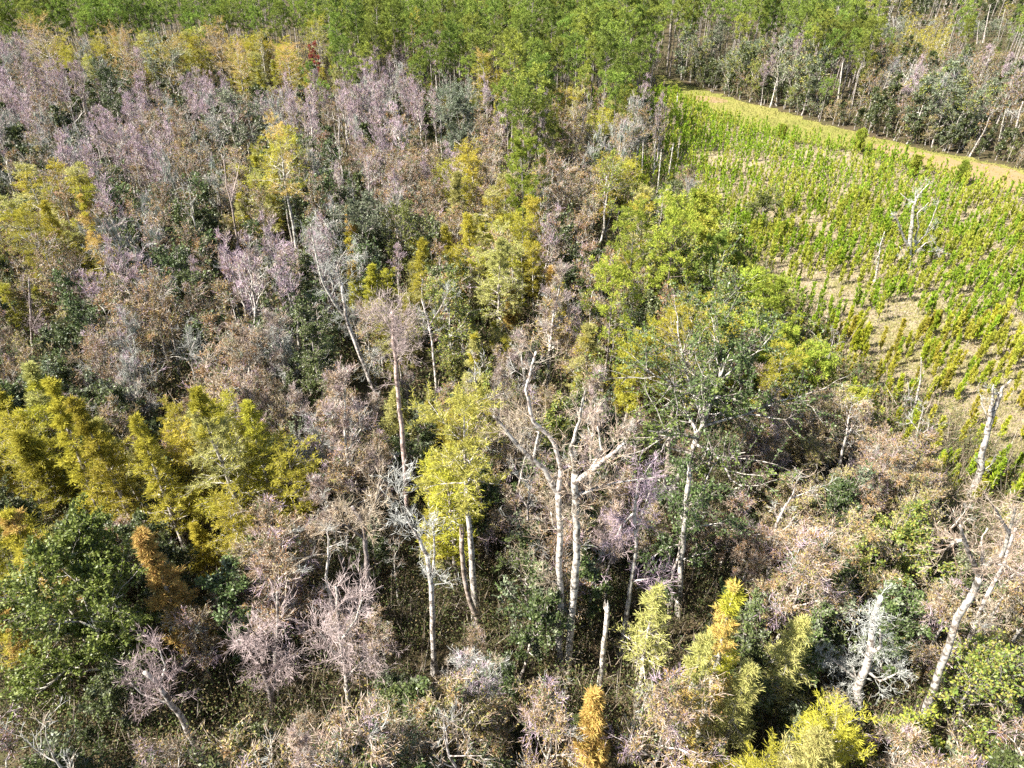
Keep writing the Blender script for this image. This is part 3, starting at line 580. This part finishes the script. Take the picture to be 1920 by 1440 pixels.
snag((1702, 503), [[(1702, 503), (1704, 470), (1708, 430), (1711, 400), (1716, 380)], [(1705, 468), (1690, 435), (1683, 415), (1671, 400)], [(1716, 380), (1706, 378), (1688, 362)],
     [(1716, 380), (1722, 365), (1741, 345)], [(1703, 488), (1718, 470), (1716, 448)], [(1716, 460), (1735, 440), (1748, 412), (1760, 378)], [(1716, 448), (1722, 425), (1720, 400), (1741, 380)],
     [(1735, 440), (1750, 425), (1758, 416)], [(1715, 474), (1735, 456), (1745, 452)], [(1703, 490), (1692, 475), (1687, 462)], [(1742, 438), (1755, 460), (1765, 472)], [(1716, 376), (1717, 358)],
     [(1740, 472), (1755, 471), (1772, 480)]],
     [(.42, .16), (.2, .07), (.12, .04), (.16, .04), (.26, .16), (.15, .05), (.15, .05), (.08, .03), (.09, .03), (.1, .04), (.08, .02), (.12, .04), (.06, .02)],
     'many-forked snag', 'large bleached many-forked dead tree standing in the clearing', twigs=5, tl=1.0, depth=.12)
snag((1640, 528), [[(1640, 528), (1647, 490), (1652, 455), (1659, 434)], [(1649, 478), (1641, 488), (1639, 494)], [(1652, 464), (1643, 459)]], [(.16, .05), (.06, .02), (.05, .02)],
     'thin leaning snag', 'thin leaning dead trunk left of the many-forked snag', twigs=2, tl=.5)
snag((1711, 782), [[(1711, 782), (1716, 758), (1723, 728), (1727, 710), (1727, 670)], [(1712, 770), (1705, 740), (1702, 716)], [(1708, 772), (1697, 745)], [(1702, 742), (1695, 790)]],
     [(.16, .05), (.10, .03), (.07, .03), (.06, .02)], 'two-pronged snag', 'bleached two-pronged snag at the near edge of the clearing', twigs=3, tl=.6)
snag((1823, 935), [[(1823, 935), (1836, 880), (1846, 835), (1856, 795), (1868, 760), (1880, 728), (1896, 712)], [(1850, 812), (1856, 780), (1861, 745), (1863, 722)], [(1858, 780), (1868, 750), (1873, 735)],
     [(1852, 785), (1842, 760), (1838, 738)], [(1836, 872), (1826, 862)], [(1842, 885), (1862, 868)]],
     [(.34, .07), (.22, .05), (.12, .04), (.07, .02), (.07, .02), (.06, .02)], 'thick forked snag', 'thick bleached forked snag near the right edge by the clearing', twigs=3, tl=.7)
snag((1606, 1362), [[(1606, 1362), (1612, 1330), (1610, 1290), (1622, 1255), (1634, 1200), (1638, 1160), (1652, 1118)], [(1612, 1275), (1590, 1262), (1560, 1235), (1538, 1228)], [(1622, 1255), (1650, 1278), (1692, 1258)],
     [(1608, 1330), (1585, 1300), (1562, 1285)], [(1630, 1228), (1652, 1212), (1650, 1180)], [(1634, 1168), (1624, 1155)], [(1611, 1285), (1598, 1250), (1578, 1240)]],
     [(.36, .14), (.1, .03), (.12, .03), (.08, .02), (.16, .04), (.05, .02), (.08, .02)], 'forked white snag', 'bleached white forked snag at the lower right, lime bush at its foot', twigs=14, tl=1.1)
snag((1728, 1380), [[(1728, 1380), (1736, 1330), (1758, 1270), (1780, 1205), (1796, 1160), (1828, 1105), (1835, 1080)], [(1835, 1080), (1820, 1045), (1806, 1010), (1800, 985)], [(1835, 1080), (1850, 1060), (1880, 1040), (1892, 1000), (1905, 950)],
     [(1806, 1012), (1785, 1020), (1770, 1032)], [(1844, 1068), (1842, 1040), (1840, 1010), (1852, 990)], [(1860, 1055), (1885, 1060), (1918, 1080)], [(1892, 1000), (1870, 960), (1845, 925)]],
     [(.25, .17), (.16, .06), (.16, .06), (.09, .03), (.09, .03), (.09, .03), (.09, .03)], 'crooked pink-barked tree', 'tall crooked pink-barked bare tree rising to the right edge',
     name='bare_tree', cat='bare tree', wood='pale_bark', twig='tan_twig', twigs=9, tl=1.3)
snag((1788, 1290), [[(1788, 1290), (1800, 1240), (1818, 1195), (1845, 1130), (1880, 1060), (1905, 990)], [(1818, 1195), (1850, 1170), (1880, 1120)]],
     [(.2, .08), (.1, .04)], 'slimmer pink trunk', 'slimmer pink-white trunk leaning right beside the crooked pink-barked tree', name='bare_tree', cat='bare tree', wood='pale_bark', twig='tan_twig', twigs=12, tl=1.4)
# the two tall white trunks and their crowns
snag((1050, 1262), [[(1050, 1262), (1048, 1200), (1052, 1120), (1048, 1060), (1050, 980), (1046, 925)], [(1046, 925), (1020, 880), (975, 840), (945, 800), (925, 780)], [(1050, 1000), (1037, 985), (1033, 960)],
     [(1046, 925), (1052, 880), (1040, 830), (1000, 790), (985, 730), (1005, 660)], [(1042, 1092), (1025, 1088), (1010, 1078)], [(1000, 860), (1010, 810), (975, 800)]],
     [(.26, .17), (.19, .06), (.06, .03), (.17, .06), (.05, .02), (.09, .03)], 'left white twin trunk', 'left one of two tall white twin trunks, limbs reaching up to the left',
     name='bare_tree', cat='bare tree', twig='tan_twig', twigs=10, tl=1.6)
snag((1064, 1272), [[(1064, 1272), (1068, 1200), (1076, 1120), (1082, 1040), (1080, 960), (1078, 885)], [(1078, 905), (1110, 880), (1150, 850), (1170, 832)], [(1078, 885), (1070, 840), (1085, 790), (1098, 730)],
     [(1080, 930), (1120, 915), (1150, 905), (1230, 895)], [(1105, 885), (1128, 845), (1120, 800)]],
     [(.27, .19), (.2, .07), (.15, .05), (.11, .03), (.10, .03)], 'right white twin trunk', 'right one of two tall white twin trunks, limbs reaching up to the right',
     name='bare_tree', cat='bare tree', twig='tan_twig', twigs=10, tl=1.6)
snag((904, 1200), [[(904, 1200), (895, 1160), (878, 1120), (868, 1070), (866, 1000)]], [(.24, .15)], None, 'bare curved pink trunk leaning under the round-crowned cypress', name='limbless_tree', cat='bare tree', wood='pink_bark')
snag((815, 1262), [[(815, 1262), (812, 1180), (808, 1100), (800, 1040), (780, 1000), (765, 975)], [(808, 1100), (815, 1040), (812, 980)], [(780, 1000), (755, 960), (745, 920)]],
     [(.2, .1), (.1, .04), (.08, .03)], 'crooked mossy tree', 'silvery mossy tree with a crooked pale trunk below left of the round cypress', name='mossy_tree', cat='mossy tree', wood='pale_bark', twig='silver_twig', twigs=14, tl=1.6)
snag((768, 1000), [[(768, 1000), (762, 900), (752, 800), (744, 700), (738, 640), (735, 585)], [(738, 625), (722, 600), (715, 590)], [(742, 680), (760, 660), (765, 640)], [(740, 640), (752, 610), (762, 600)]],
     [(.24, .12), (.07, .03), (.05, .02), (.06, .02)], 'tall bare pole trunk', 'tall bare pole-like trunk with pink twigs near its top, centre left', name='bare_tree', cat='bare tree', wood='pink_bark', twig='rose_twig', twigs=22, tl=1.6)
snag((706, 745), [[(706, 745), (690, 700), (668, 650), (650, 600), (645, 560), (640, 530)], [(650, 600), (625, 565), (605, 530), (590, 470), (582, 420)], [(640, 540), (632, 500), (648, 470)], [(605, 530), (618, 500), (612, 450)], [(690, 700), (697, 680), (704, 668)]],
     [(.28, .14), (.17, .05), (.1, .04), (.08, .03), (.06, .03)], 'leaning pale trunk', 'pale leaning trunk curving up left to silver mossy limbs, centre left', name='mossy_tree', cat='mossy tree', wood='pale_bark', twig='silver_twig', twigs=16, tl=1.7, up=-.03)
snag((820, 760), [[(820, 760), (816, 700), (810, 640), (802, 600), (790, 560)], [(805, 610), (830, 570), (842, 545)]], [(.18, .07), (.08, .03)], 'thin-limbed white tree', 'slim pale tree with thin white limbs before the fresh green tree', name='bare_tree', cat='bare tree', wood='pale_bark', twig='silver_twig', twigs=12, tl=1.3)
snag((1124, 1298), [[(1124, 1298), (1130, 1230), (1134, 1190), (1138, 1135)]], [(.2, .15)], 'broken white pole', 'short broken white trunk standing right of the twin trunks', name='limbless_tree', cat='bare tree')
snag((1165, 1225), [[(1165, 1225), (1172, 1170), (1182, 1100), (1192, 1030), (1190, 960), (1196, 910)], [(1190, 960), (1165, 985), (1155, 1010)], [(1186, 1090), (1215, 1085), (1235, 1078)], [(1192, 1000), (1212, 940), (1225, 905)], [(1196, 910), (1220, 870)]],
     [(.2, .08), (.08, .03), (.07, .02), (.07, .02), (.06, .02)], 'slanting white trunk', 'white trunk slanting right with crooked side limbs, right of the twin trunks', name='bare_tree', cat='bare tree', twig='lilac_twig', twigs=14, tl=1.5)
snag((1272, 1150), [[(1272, 1150), (1276, 1070), (1282, 1000), (1288, 930), (1292, 885)]], [(.22, .14)], 'straight trunk below oak', 'straight pale trunk standing below the big oak', name='limbless_tree', cat='bare tree', wood='pale_bark')
snag((1248, 935), [[(1248, 935), (1252, 860), (1258, 800), (1262, 765)]], [(.26, .17)], None, 'thick pink trunk at the left side of the big oak', name='limbless_tree', cat='bare tree', wood='pink_bark')
snag((1150, 470), [[(1150, 470), (1134, 440), (1132, 400), (1134, 360), (1138, 330)], [(1134, 440), (1146, 400), (1156, 370)]], [(.17, .08), (.1, .05)], None, 'white forked trunk beside the slim pale-leaved tree', name='limbless_tree', cat='bare tree')
snag((1140, 468), [[(1140, 468), (1150, 445), (1158, 410), (1160, 398)]], [(.13, .07)], None, 'crooked white trunk leaning right below the pale-leaved tree', name='limbless_tree', cat='bare tree')
for k, (b, t, lab) in enumerate([((1232, 368), (1240, 285), 'tallest slim white trunk at the clearing edge'), ((1250, 352), (1262, 275), 'pale slim trunk leaning right at the clearing edge'),
        ((1268, 322), (1274, 262), 'short pale trunk nearest the saplings'), ((1224, 345), (1230, 262), 'slim white trunk left of the tallest at the clearing edge'),
        ((1202, 358), (1206, 270), 'pinkish slim trunk among bare trees by the clearing'), ((1268, 218), (1270, 180), 'grey broken trunk standing in the far clearing'),
        ((1334, 250), (1336, 228), 'tiny grey stump in the far clearing')]):
    mid = ((b[0] + t[0]) / 2, (b[1] + t[1]) / 2)
    snag(b, [[b, mid, t]], [(.17, .08)], ['tallest slim white trunk', 'right-leaning slim trunk'][k] if k < 2 else None, lab, name='limbless_tree', cat='bare tree', twigs=3 if k < 4 else 0, tl=.9)
snag((655, 1342), [[(655, 1342), (652, 1290), (648, 1250), (640, 1200), (634, 1150), (630, 1100)], [(650, 1270), (680, 1240), (705, 1225)], [(648, 1240), (620, 1215), (600, 1185)], [(640, 1200), (668, 1160), (680, 1120)]],
     [(.22, .08), (.1, .03), (.09, .03), (.09, .03)], 'dense pink-twigged tree', 'bare tree with dense pink-lilac twigs at the lower left of centre', name='bare_tree', cat='bare tree', wood='pale_bark', twig='rose_twig', twigs=24, tl=1.7)
snag((512, 1340), [[(512, 1340), (508, 1300), (497, 1260), (495, 1240)], [(508, 1305), (520, 1270), (516, 1225), (522, 1180), (520, 1110)], [(497, 1260), (480, 1230), (455, 1210)], [(520, 1260), (545, 1245)], [(516, 1225), (490, 1200), (470, 1180)]],
     [(.26, .12), (.2, .07), (.08, .03), (.06, .03), (.07, .03)], 'forked grey trunk', 'grey forked trunk with silver and lilac twigs, right of the glossy oak', name='bare_tree', cat='bare tree', wood='grey_bark', twig='rose_twig', twigs=18, tl=1.5)
snag((378, 1425), [[(378, 1425), (360, 1385), (340, 1345), (318, 1320), (300, 1285), (270, 1260)], [(318, 1320), (290, 1310), (265, 1300), (235, 1270)], [(300, 1285), (310, 1250), (300, 1220)]],
     [(.24, .12), (.1, .03), (.09, .03)], 'thick left-leaning trunk', 'thick pale trunk leaning left beside the glossy oak, pink twigs at its top', name='bare_tree', cat='bare tree', wood='pale_bark', twig='rose_twig', twigs=17, tl=1.5)
snag((455, 500), [[(455, 500), (447, 460), (440, 420), (434, 380), (425, 350), (420, 300)], [(434, 380), (445, 330), (450, 300)]], [(.2, .09), (.1, .04)], 'tall pink-white trunk', 'tall pink-white trunk below left of the umbrella-shaped cypress', name='bare_tree', cat='bare tree', wood='pink_bark', twig='rose_twig', twigs=14, tl=1.6)
snag((35, 400), [[(35, 400), (27, 360), (18, 330), (12, 300)], [(27, 360), (15, 340), (2, 330)]], [(.2, .1), (.08, .03)], 'pale left-edge trunk', 'pale bare trunk leaning left at the left edge, upper part', name='bare_tree', cat='bare tree', wood='pale_bark', twig='silver_twig', twigs=10, tl=1.5)
snag((65, 690), [[(65, 690), (60, 640), (58, 590), (56, 545), (54, 520)], [(60, 620), (72, 590)]], [(.18, .07), (.06, .03)], 'slim upright grey trunk', 'slim upright grey trunk with lilac twigs near the left edge', name='bare_tree', cat='bare tree', wood='grey_bark', twig='rose_twig', twigs=13, tl=1.4)
snag((378, 760), [[(378, 760), (368, 720), (362, 690), (352, 675), (335, 668), (305, 672)], [(362, 690), (358, 660), (350, 620)], [(352, 675), (365, 640)]], [(.17, .06), (.08, .03), (.06, .03)], 'flat-limbed silver tree', 'grey tree with one flat silver limb pointing left above the yellow row', name='mossy_tree', cat='mossy tree', wood='pale_bark', twig='silver_twig', twigs=12, tl=1.4)
snag((700, 1180), [[(700, 1180), (694, 1120), (688, 1060), (684, 1010), (680, 980), (660, 950)], [(684, 1010), (650, 985), (625, 975)], [(680, 985), (700, 950), (720, 900)]], [(.24, .12), (.1, .03), (.1, .04)],
     'shaded wide-limbed trunk', 'dark shaded trunk with pale spreading limbs left of the round cypress', name='bare_tree', cat='bare tree', wood='grey_bark', twig='tan_twig', twigs=16, tl=1.8)
# far right, beyond the lane
for k, (b, ls, r, sh, lab) in enumerate([
    ((1897, 282), [[(1897, 282), (1902, 250), (1910, 215), (1918, 190)], [(1908, 222), (1895, 210)]], (.3, .12), 'thick white lane trunk', 'thick white trunk leaning right beyond the sand, right edge'),
    ((1871, 275), [[(1871, 275), (1878, 240), (1886, 205)]], (.16, .07), None, 'thin pale trunk left of the thick white one beyond the sand'),
    ((1568, 212), [[(1568, 212), (1573, 170), (1580, 118)]], (.22, .12), 'straight grey lane pole', 'straight grey pole trunk at the far side of the grassy lane'),
    ((1843, 80), [[(1843, 80), (1850, 45), (1857, 10)]], (.24, .1), 'leaning pink-white trunk', 'leaning pink-white trunk before the far dark wall of trees'),
    ((1870, 82), [[(1870, 82), (1876, 50), (1884, 18)]], (.14, .06), None, 'thin pale trunk right of the leaning pink-white one'),
    ((1672, 72), [[(1672, 72), (1676, 50), (1674, 30)], [(1676, 55), (1688, 40)]], (.3, .1), 'silver forked snag', 'silver forked snag, left one before the far dark trees'),
    ((1798, 78), [[(1798, 78), (1799, 60), (1792, 44)], [(1799, 62), (1812, 44)]], (.26, .08), 'vase-shaped silver snag', 'silver vase-shaped snag before the far dark trees, middle'),
    ((1614, 70), [[(1614, 70), (1622, 52), (1640, 42)], [(1622, 52), (1650, 58)]], (.2, .06), None, 'bent silver snag, leftmost before the far dark trees'),
    ((1735, 68), [[(1735, 68), (1733, 55), (1722, 44)], [(1735, 60), (1745, 45)]], (.2, .06), None, 'small silver snag between the two forked ones far back'),
    ((1832, 82), [[(1832, 82), (1833, 60), (1836, 42)]], (.2, .08), None, 'upright silver pole just left of the leaning pink-white trunk'),
    ((1775, 76), [[(1775, 76), (1776, 60), (1777, 44)]], (.16, .06), None, 'slim silver pole left of the vase-shaped snag far back'),
    ]):
    snag(b, ls, [r] + [(r[0] * .5, r[1] * .5)] * (len(ls) - 1), sh, lab, name='dead_tree', cat='dead tree', twigs=8 if k in (0, 5, 6, 7, 8) else 3, tl=2.0 if k > 4 else 1.2, keep=1.0, wood='white_wood')

# ------------------------------------------------------------------ the wood: place a tree wherever the photograph shows one of its kind
rw = np.random.default_rng(5)
PROTO = {}
def protos(kind, lod):
    if (kind, lod) not in PROTO:
        r = np.random.default_rng(abs(hash_(kind)) + lod * 7); n = (5, 6, 4)[lod]
        if kind in ('orange', 'scrubby', 'lime', 'scrub', 'sage'): n = 3
        PROTO[kind, lod] = [KINDS[kind][4](r, lod) for _ in range(n)]
    return PROTO[kind, lod]
def hash_(s): return sum((i + 1) * ord(c) * 131 for i, c in enumerate(s))
cand = []
y = 17.0
while y < 470:
    sp = 3.0 if y < 60 else 3.25 if y < 120 else 3.9 if y < 260 else 6.0
    half = .78 * y * 1.05 + 16; x = -half + rw.uniform(0, sp)
    while x < half:
        X = x + rw.uniform(-.42, .42) * sp; Yy = y + rw.uniform(-.42, .42) * sp; x += sp
        cand.append((X, Yy, sp))
    y += sp * .93
place = {k: [] for k in KINDS}
TALL = dict(stem=14, sage=12, bare=13, grey=14, brown=11, dark=11, yellow=13, orange=12, pine=21, scrub=9, lime=9, olive=8, scrubby=4)
EDGE = [(1275, 148), (1330, 168), (1400, 188), (1480, 208), (1560, 232), (1640, 252), (1740, 276), (1920, 312), (1990, 326)]
for i in range(len(EDGE) - 1):                                           # shrubs and low trees along the far side of the lane
    a, b = at_z(*EDGE[i]), at_z(*EDGE[i + 1]); L = np.linalg.norm(b - a); nk = int(L / 1.7)
    for j in range(nk):
        p = a + (b - a) * (j + rw.uniform(-.3, .3)) / nk + np.array([rw.uniform(0, 1.5), rw.uniform(-3.0, 1.5), 0])
        kd = rw.choice(['dark', 'lime', 'olive', 'brown', 'dark'], p=[.35, .1, .2, .15, .2]); q = project((p[0], p[1], 5))
        place[str(kd)].append((p[0], p[1], q[2], q[0], q[1], rw.uniform(.4, .75)))
for X, Y, sp in cand:
    bx, by, _ = project((X, Y, 0)); zt = 18 if by < 205 else 8
    cx, cy, dep = project((X, Y, zt if by < 150 else 10))
    if cy > 1540 or cy < -150 or cx < -90 or cx > 2010: continue
    if inside(LANE, bx, by) : continue
    code = zone(cx, cy, rw)
    if 215 > by > 0 and code in 'P' and cy > 160: code = 'b'
    if 1560 < bx and 62 < by < 92: code = 's'                          # low bushes before the far trunks
    if by < 62 and bx > 1560: code = 'P' if rw.random() < .85 else 'Y'
    if code == '.': continue
    if inside(FIELD_IN, bx, by): continue
    c2x, c2y, _ = project((X, Y, 5))
    if any((X - hx) ** 2 + (Y - hy) ** 2 < (hr + .6) ** 2 for hx, hy, hr in HERO_XY): continue
    tab = MIX[code]; v = rw.random(); kind = tab[-1][0]
    for kk, w in tab:
        if v < w: kind = kk; break
        v -= w
    if bx > 1480 and by < 110 and kind in ('pine', 'bare') and rw.random() < .5: kind = 'dark' if rw.random() < .7 else 'stem'
    if kind == 'pine' and rw.random() < .42: continue
    if kind == 'pine' and Y < 120: kind = 'brown'
    if by < 30 and kind in ('pine',) and rw.random() < .05: kind = 'yellow'
    if kind == 'pine' and cy > 30 and by > 20 and rw.random() < .12: kind = 'yellow' if rw.random() < .5 else 'brown'
    hk = TALL[kind]; fit = 0
    for f in ((1.0, .8, .62, .48, .36) if kind in ('brown', 'dark', 'olive', 'lime') else (1.0, .8, .62, .48)):                                        # a nearer tree stays low enough not to hide the ones told apart
        tx, ty, td = project((X, Y, hk * f)); m_, my_, _ = project((X, Y, hk * f * .6)); rp = 1.7 * f * FPX / td
        if MAP[min(23, max(0, int(ty // 60)))][min(31, max(0, int(tx // 60)))] == '.' and f > .4: continue
        if not any(Y < bY - .5 and b0 - rp < m_ < b1 + rp and (b2 < ty < b3 or b2 < my_ < b3) for b0, b1, b2, b3, bY in BOX): fit = f; break
    if not fit and kind not in ('pine', 'scrubby') and rw.random() < .75:
        kind = 'dark' if rw.random() < .5 else 'olive'; tx, ty, td = project((X, Y, 3.2)); rp = FPX / td
        if not any(Y < bY - 1 and b0 - rp * .4 < tx < b1 + rp * .4 and b2 < ty < b3 - 20 for b0, b1, b2, b3, bY in BOX): fit = .33
    if not fit: continue
    place[kind].append((X, Y, dep, cx, cy, fit))
DIRS = ['right of', 'behind and right of', 'behind', 'behind and left of', 'left of', 'in front-left of', 'in front of', 'in front-right of']
ONES = ['first', 'second', 'third', 'fourth', 'fifth', 'sixth', 'seventh', 'eighth', 'ninth']
ORD = ['', 'second ', 'third ', 'fourth ', 'fifth ', 'sixth ', 'seventh ', 'eighth ', 'ninth ', 'tenth ', 'eleventh ', 'twelfth ', 'thirteenth ', 'fourteenth ', 'fifteenth ', 'sixteenth ',
       'seventeenth ', 'eighteenth ', 'nineteenth ', 'twentieth '] + [f'{t}-{o} ' for t in ('twenty', 'thirty', 'forty', 'fifty', 'sixty') for o in ONES]
SHORT = {}
def label_all(items, look):
    """items: [(object, px, py)]; each gets its look, the nearest landmark, the direction from it and its rank by nearness there"""
    bins = {}
    for o, px, py in items:
        d = [(math.hypot(px - lx, (py - ly) * 1.2), i) for i, (_, lx, ly) in enumerate(LAND)]; dist, i = min(d)
        a = math.atan2(-(py - LAND[i][2]), px - LAND[i][1]); k = int(round(a / (math.pi / 4))) % 8
        lk = look if isinstance(look, str) else look(o); bins.setdefault((i, k, lk), []).append((dist, o))
    for (i, k, lk), L in bins.items():
        L.sort(key=lambda q: q[0])
        for r, (dist, o) in enumerate(L):
            rk = ORD[r] if r < len(ORD) else f'number {r + 1} '
            o['label'] = f"{lk}, {rk}nearest {DIRS[k]} the {LAND[i][0]}"
made = {}
for kind, L in place.items():
    nm, cat, look, grp, fn, cap = KINDS[kind]
    L.sort(key=lambda q: q[2]); items = []; stuff = []
    for n, (X, Y, dep, cx, cy, fit) in enumerate(L):
        lod = 0 if dep < 75 else 1
        rz = rw.uniform(0, 6.28); sc = rw.uniform(.82, 1.15)
        if kind == 'pine': sc = rw.uniform(.78, 1.12)
        sc *= fit
        if n >= cap:
            pr = protos(kind, 2 if dep > 110 else 1); stuff.append((pr[rw.integers(len(pr))], (X, Y, 0), rz, sc)); continue
        pr = protos(kind, lod); j = rw.integers(len(pr)); key = (kind, lod, j)
        s3 = (sc * rw.uniform(.92, 1.1), sc * rw.uniform(.92, 1.1), sc)
        if key not in made: o = made[key] = thing_from(pr[j], nm, (X, Y, 0), rz, s3)
        else: o = copy_thing(made[key], (X, Y, 0), rz, s3)
        o['category'] = cat; o['group'] = grp; items.append((o, cx, cy))
    label_all(items, lambda o: ('tall ' if o.scale[2] > 1.02 else 'low ' if o.scale[2] < .75 else '') + look)
    if stuff: bake(nm.replace('_tree', '') + '_woodland', f'distant massed {look}s fading into one wood', stuff, 'woodland')
    print('KIND', kind, len(L), 'stuff', len(stuff))

# ------------------------------------------------------------------ young pines of the clearing
LAND += [('sand corner of the lane', 1650, 285), ('far head of the lane', 1240, 165), ('bare patch below the snag', 1690, 560), ('lane bend', 1450, 240)]
saps = []; rs = np.random.default_rng(8)
fx = G(FIELD); x0, y0 = fx.min(0); x1, y1 = fx.max(0)
x1 = min(x1, 170)
from mathutils import noise as mnoise
yy = y0
while yy < y1:
    xx = x0 + rs.uniform(0, 1.5)
    while xx < x1:
        X, Y = xx + rs.uniform(-.6, .6), yy + rs.uniform(-.6, .6); xx += 1.15
        px, py, dep = project((X, Y, 0))
        if px > 1990 or not inside(FIELD, px, py): continue
        if inside(LANE, px, py): continue
        nv = mnoise.noise(Vector((X * .07, Y * .07, 3))) + .6 * mnoise.noise(Vector((X * .2, Y * .2, 9)))
        bare = (.06 if py < 520 else -.12 if py > 540 and px < 1850 else .02)
        if nv > bare + .2 and rs.random() < .72: continue
        if rs.random() < (.16 if py < 330 else .28 if py < 500 else .45): continue
        saps.append((X, Y, dep, px, py))
    yy += 1.15
saps.sort(key=lambda q: q[2]); near = [s for s in saps if s[3] < 1925][:300]; nset = set(id(s) for s in near)
sp0 = [sapling(np.random.default_rng(100 + i), 1.9 + .14 * i, 0, ('young_needle', 'gold_needle')[i % 2]) for i in range(8)]
sp1 = [sapling(np.random.default_rng(200 + i), 1.8 + .15 * i, 1, ('young_needle', 'gold_needle')[i % 2]) for i in range(6)]; sp2 = [sapling(np.random.default_rng(300 + i), 1.8 + .15 * i, 2, ('young_needle', 'gold_needle')[i % 2]) for i in range(6)]
def hue_of(s, n):   # green and golden plants grow in patches
    g = mnoise.noise(Vector((s[0] * .11, s[1] * .11, 20))) + rs.normal() * .28 - .02 - (.18 if s[4] < 330 else 0)
    return int(rs.integers(n // 2)) * 2 + (1 if g > 0 else 0)
mk = {}; items = []
for s in near:
    j = hue_of(s, 8); rz = rs.uniform(0, 6.28); sc = rs.uniform(.8, 1.65)
    if j not in mk: o = mk[j] = thing_from(sp0[j], 'young_pine', (s[0], s[1], 0), rz, sc)
    else: o = copy_thing(mk[j], (s[0], s[1], 0), rz, sc)
    o['category'] = 'young pine'; o['group'] = 'young pines planted in the clearing'; items.append((o, s[3], s[4]))
label_all(items, lambda o: ('tall ' if o.scale[0] > 1.4 else 'small ' if o.scale[0] < 1.05 else '') + ('golden' if 'gold' in o.children[1].data.materials[0].name else 'green') + ' young pine')
rest = [s for s in saps if id(s) not in nset]
bake('young_pine_stand', 'young green pines crowding the far part of the clearing', [((sp1 if s[2] < 130 else sp2)[hue_of(s, 6)], (s[0], s[1], 0), rs.uniform(0, 6.28), rs.uniform(.8, 1.65)) for s in rest], 'young pines')
print('SAPLINGS', len(saps))

# ------------------------------------------------------------------ grass of the clearing, undergrowth of the wood
rgn = np.random.default_rng(21)
n = 170000; px = rgn.uniform(1080, 1960, n); py = 150 + 800 * rgn.uniform(size=n) ** 1.1
keep = []; lane = []
for a, b in zip(px, py):
    if inside(FIELD, a, b): keep.append((a, b))
    elif inside(LANE, a, b) and (not inside(SAND, a, b) or rgn.random() < .12): lane.append((a, b))
P = np.array([at_z(a, b) for a, b in keep]); D = rgn.normal(size=P.shape) * .5 + np.array([0, 0, 1.])
g = Geo(); k = np.clip(np.linalg.norm(P, axis=1) / 90, .7, 1.6); g.add(*cards(rgn, P, D, rgn.uniform(.35, .9, len(P)) * k ** .3, .06 * k))
o = link(bpy.data.objects.new('grass', build_mesh('grass', *g.arrays()[:2], ['straw']))); o['kind'] = 'stuff'; o['label'] = 'dry straw-coloured grass tufts over the clearing'; o['category'] = 'grass'
if lane:
    P = np.array([at_z(a, b) for a, b in lane]); g = Geo(); g.add(*cards(rgn, P, rgn.normal(size=P.shape) * .5 + np.array([0, 0, 1.]), rgn.uniform(.25, .8, len(P)), .14))
    o = link(bpy.data.objects.new('lane_grass', build_mesh('lane_grass', *g.arrays()[:2], ['lane_blade']))); o['kind'] = 'stuff'; o['label'] = 'yellow-green grass growing on the lane'; o['category'] = 'grass'
g = Geo(); cl = []
for X, Y, sp in cand:
    bx, by, dep = project((X, Y, 0))
    if Y > (400 if X > 60 else 260) or by < -50 or inside(LANE, bx, by) or inside(FIELD_IN, bx, by) or bx < -250 or bx > 2150: continue
    for _ in range(3 if Y < 100 else 2 if Y < 150 else 1): cl.append((X + rgn.normal() * 1.8, Y + rgn.normal() * 1.8, dep))
for X, Y, dep in cl:
    nr = dep < 75; m = 420 if nr else 110; hh = rgn.uniform(1.0, 5.0); w = rgn.uniform(.7, 1.7); big = 1 if nr else 1.9
    Pm = rgn.normal(size=(m, 3)) * [w * .6, w * .6, hh * .28] + [X, Y, hh * .55]; Pm[:, 2] = np.abs(Pm[:, 2])
    g.add(*cards(rgn, Pm, rgn.normal(size=Pm.shape), .17 * big, .10 * big), 0)
    k = 16 if nr else 5; Pm = np.column_stack([X + rgn.normal(size=k) * w * .7, Y + rgn.normal(size=k) * w * .7, np.zeros(k)])
    g.add(*cards(rgn, Pm, rgn.normal(size=Pm.shape) * .35 + np.array([0, 0, 1.]), rgn.uniform(1.2, 5.0, k), .05 * big), 1)
    if nr:
        k = 14; Pm = np.column_stack([X + rgn.normal(size=k) * w, Y + rgn.normal(size=k) * w, rgn.uniform(.3, hh, k)])
        g.add(*cards(rgn, Pm, rgn.normal(size=Pm.shape), rgn.uniform(.5, 1.6, k), .035), 1)
o = link(bpy.data.objects.new('undergrowth', build_mesh('undergrowth', *g.arrays()[:2], ['litter_leaf', 'stem_twig'], g.arrays()[2]))); o['kind'] = 'stuff'; o['label'] = 'dark green undergrowth between the trunks of the wood'; o['category'] = 'undergrowth'
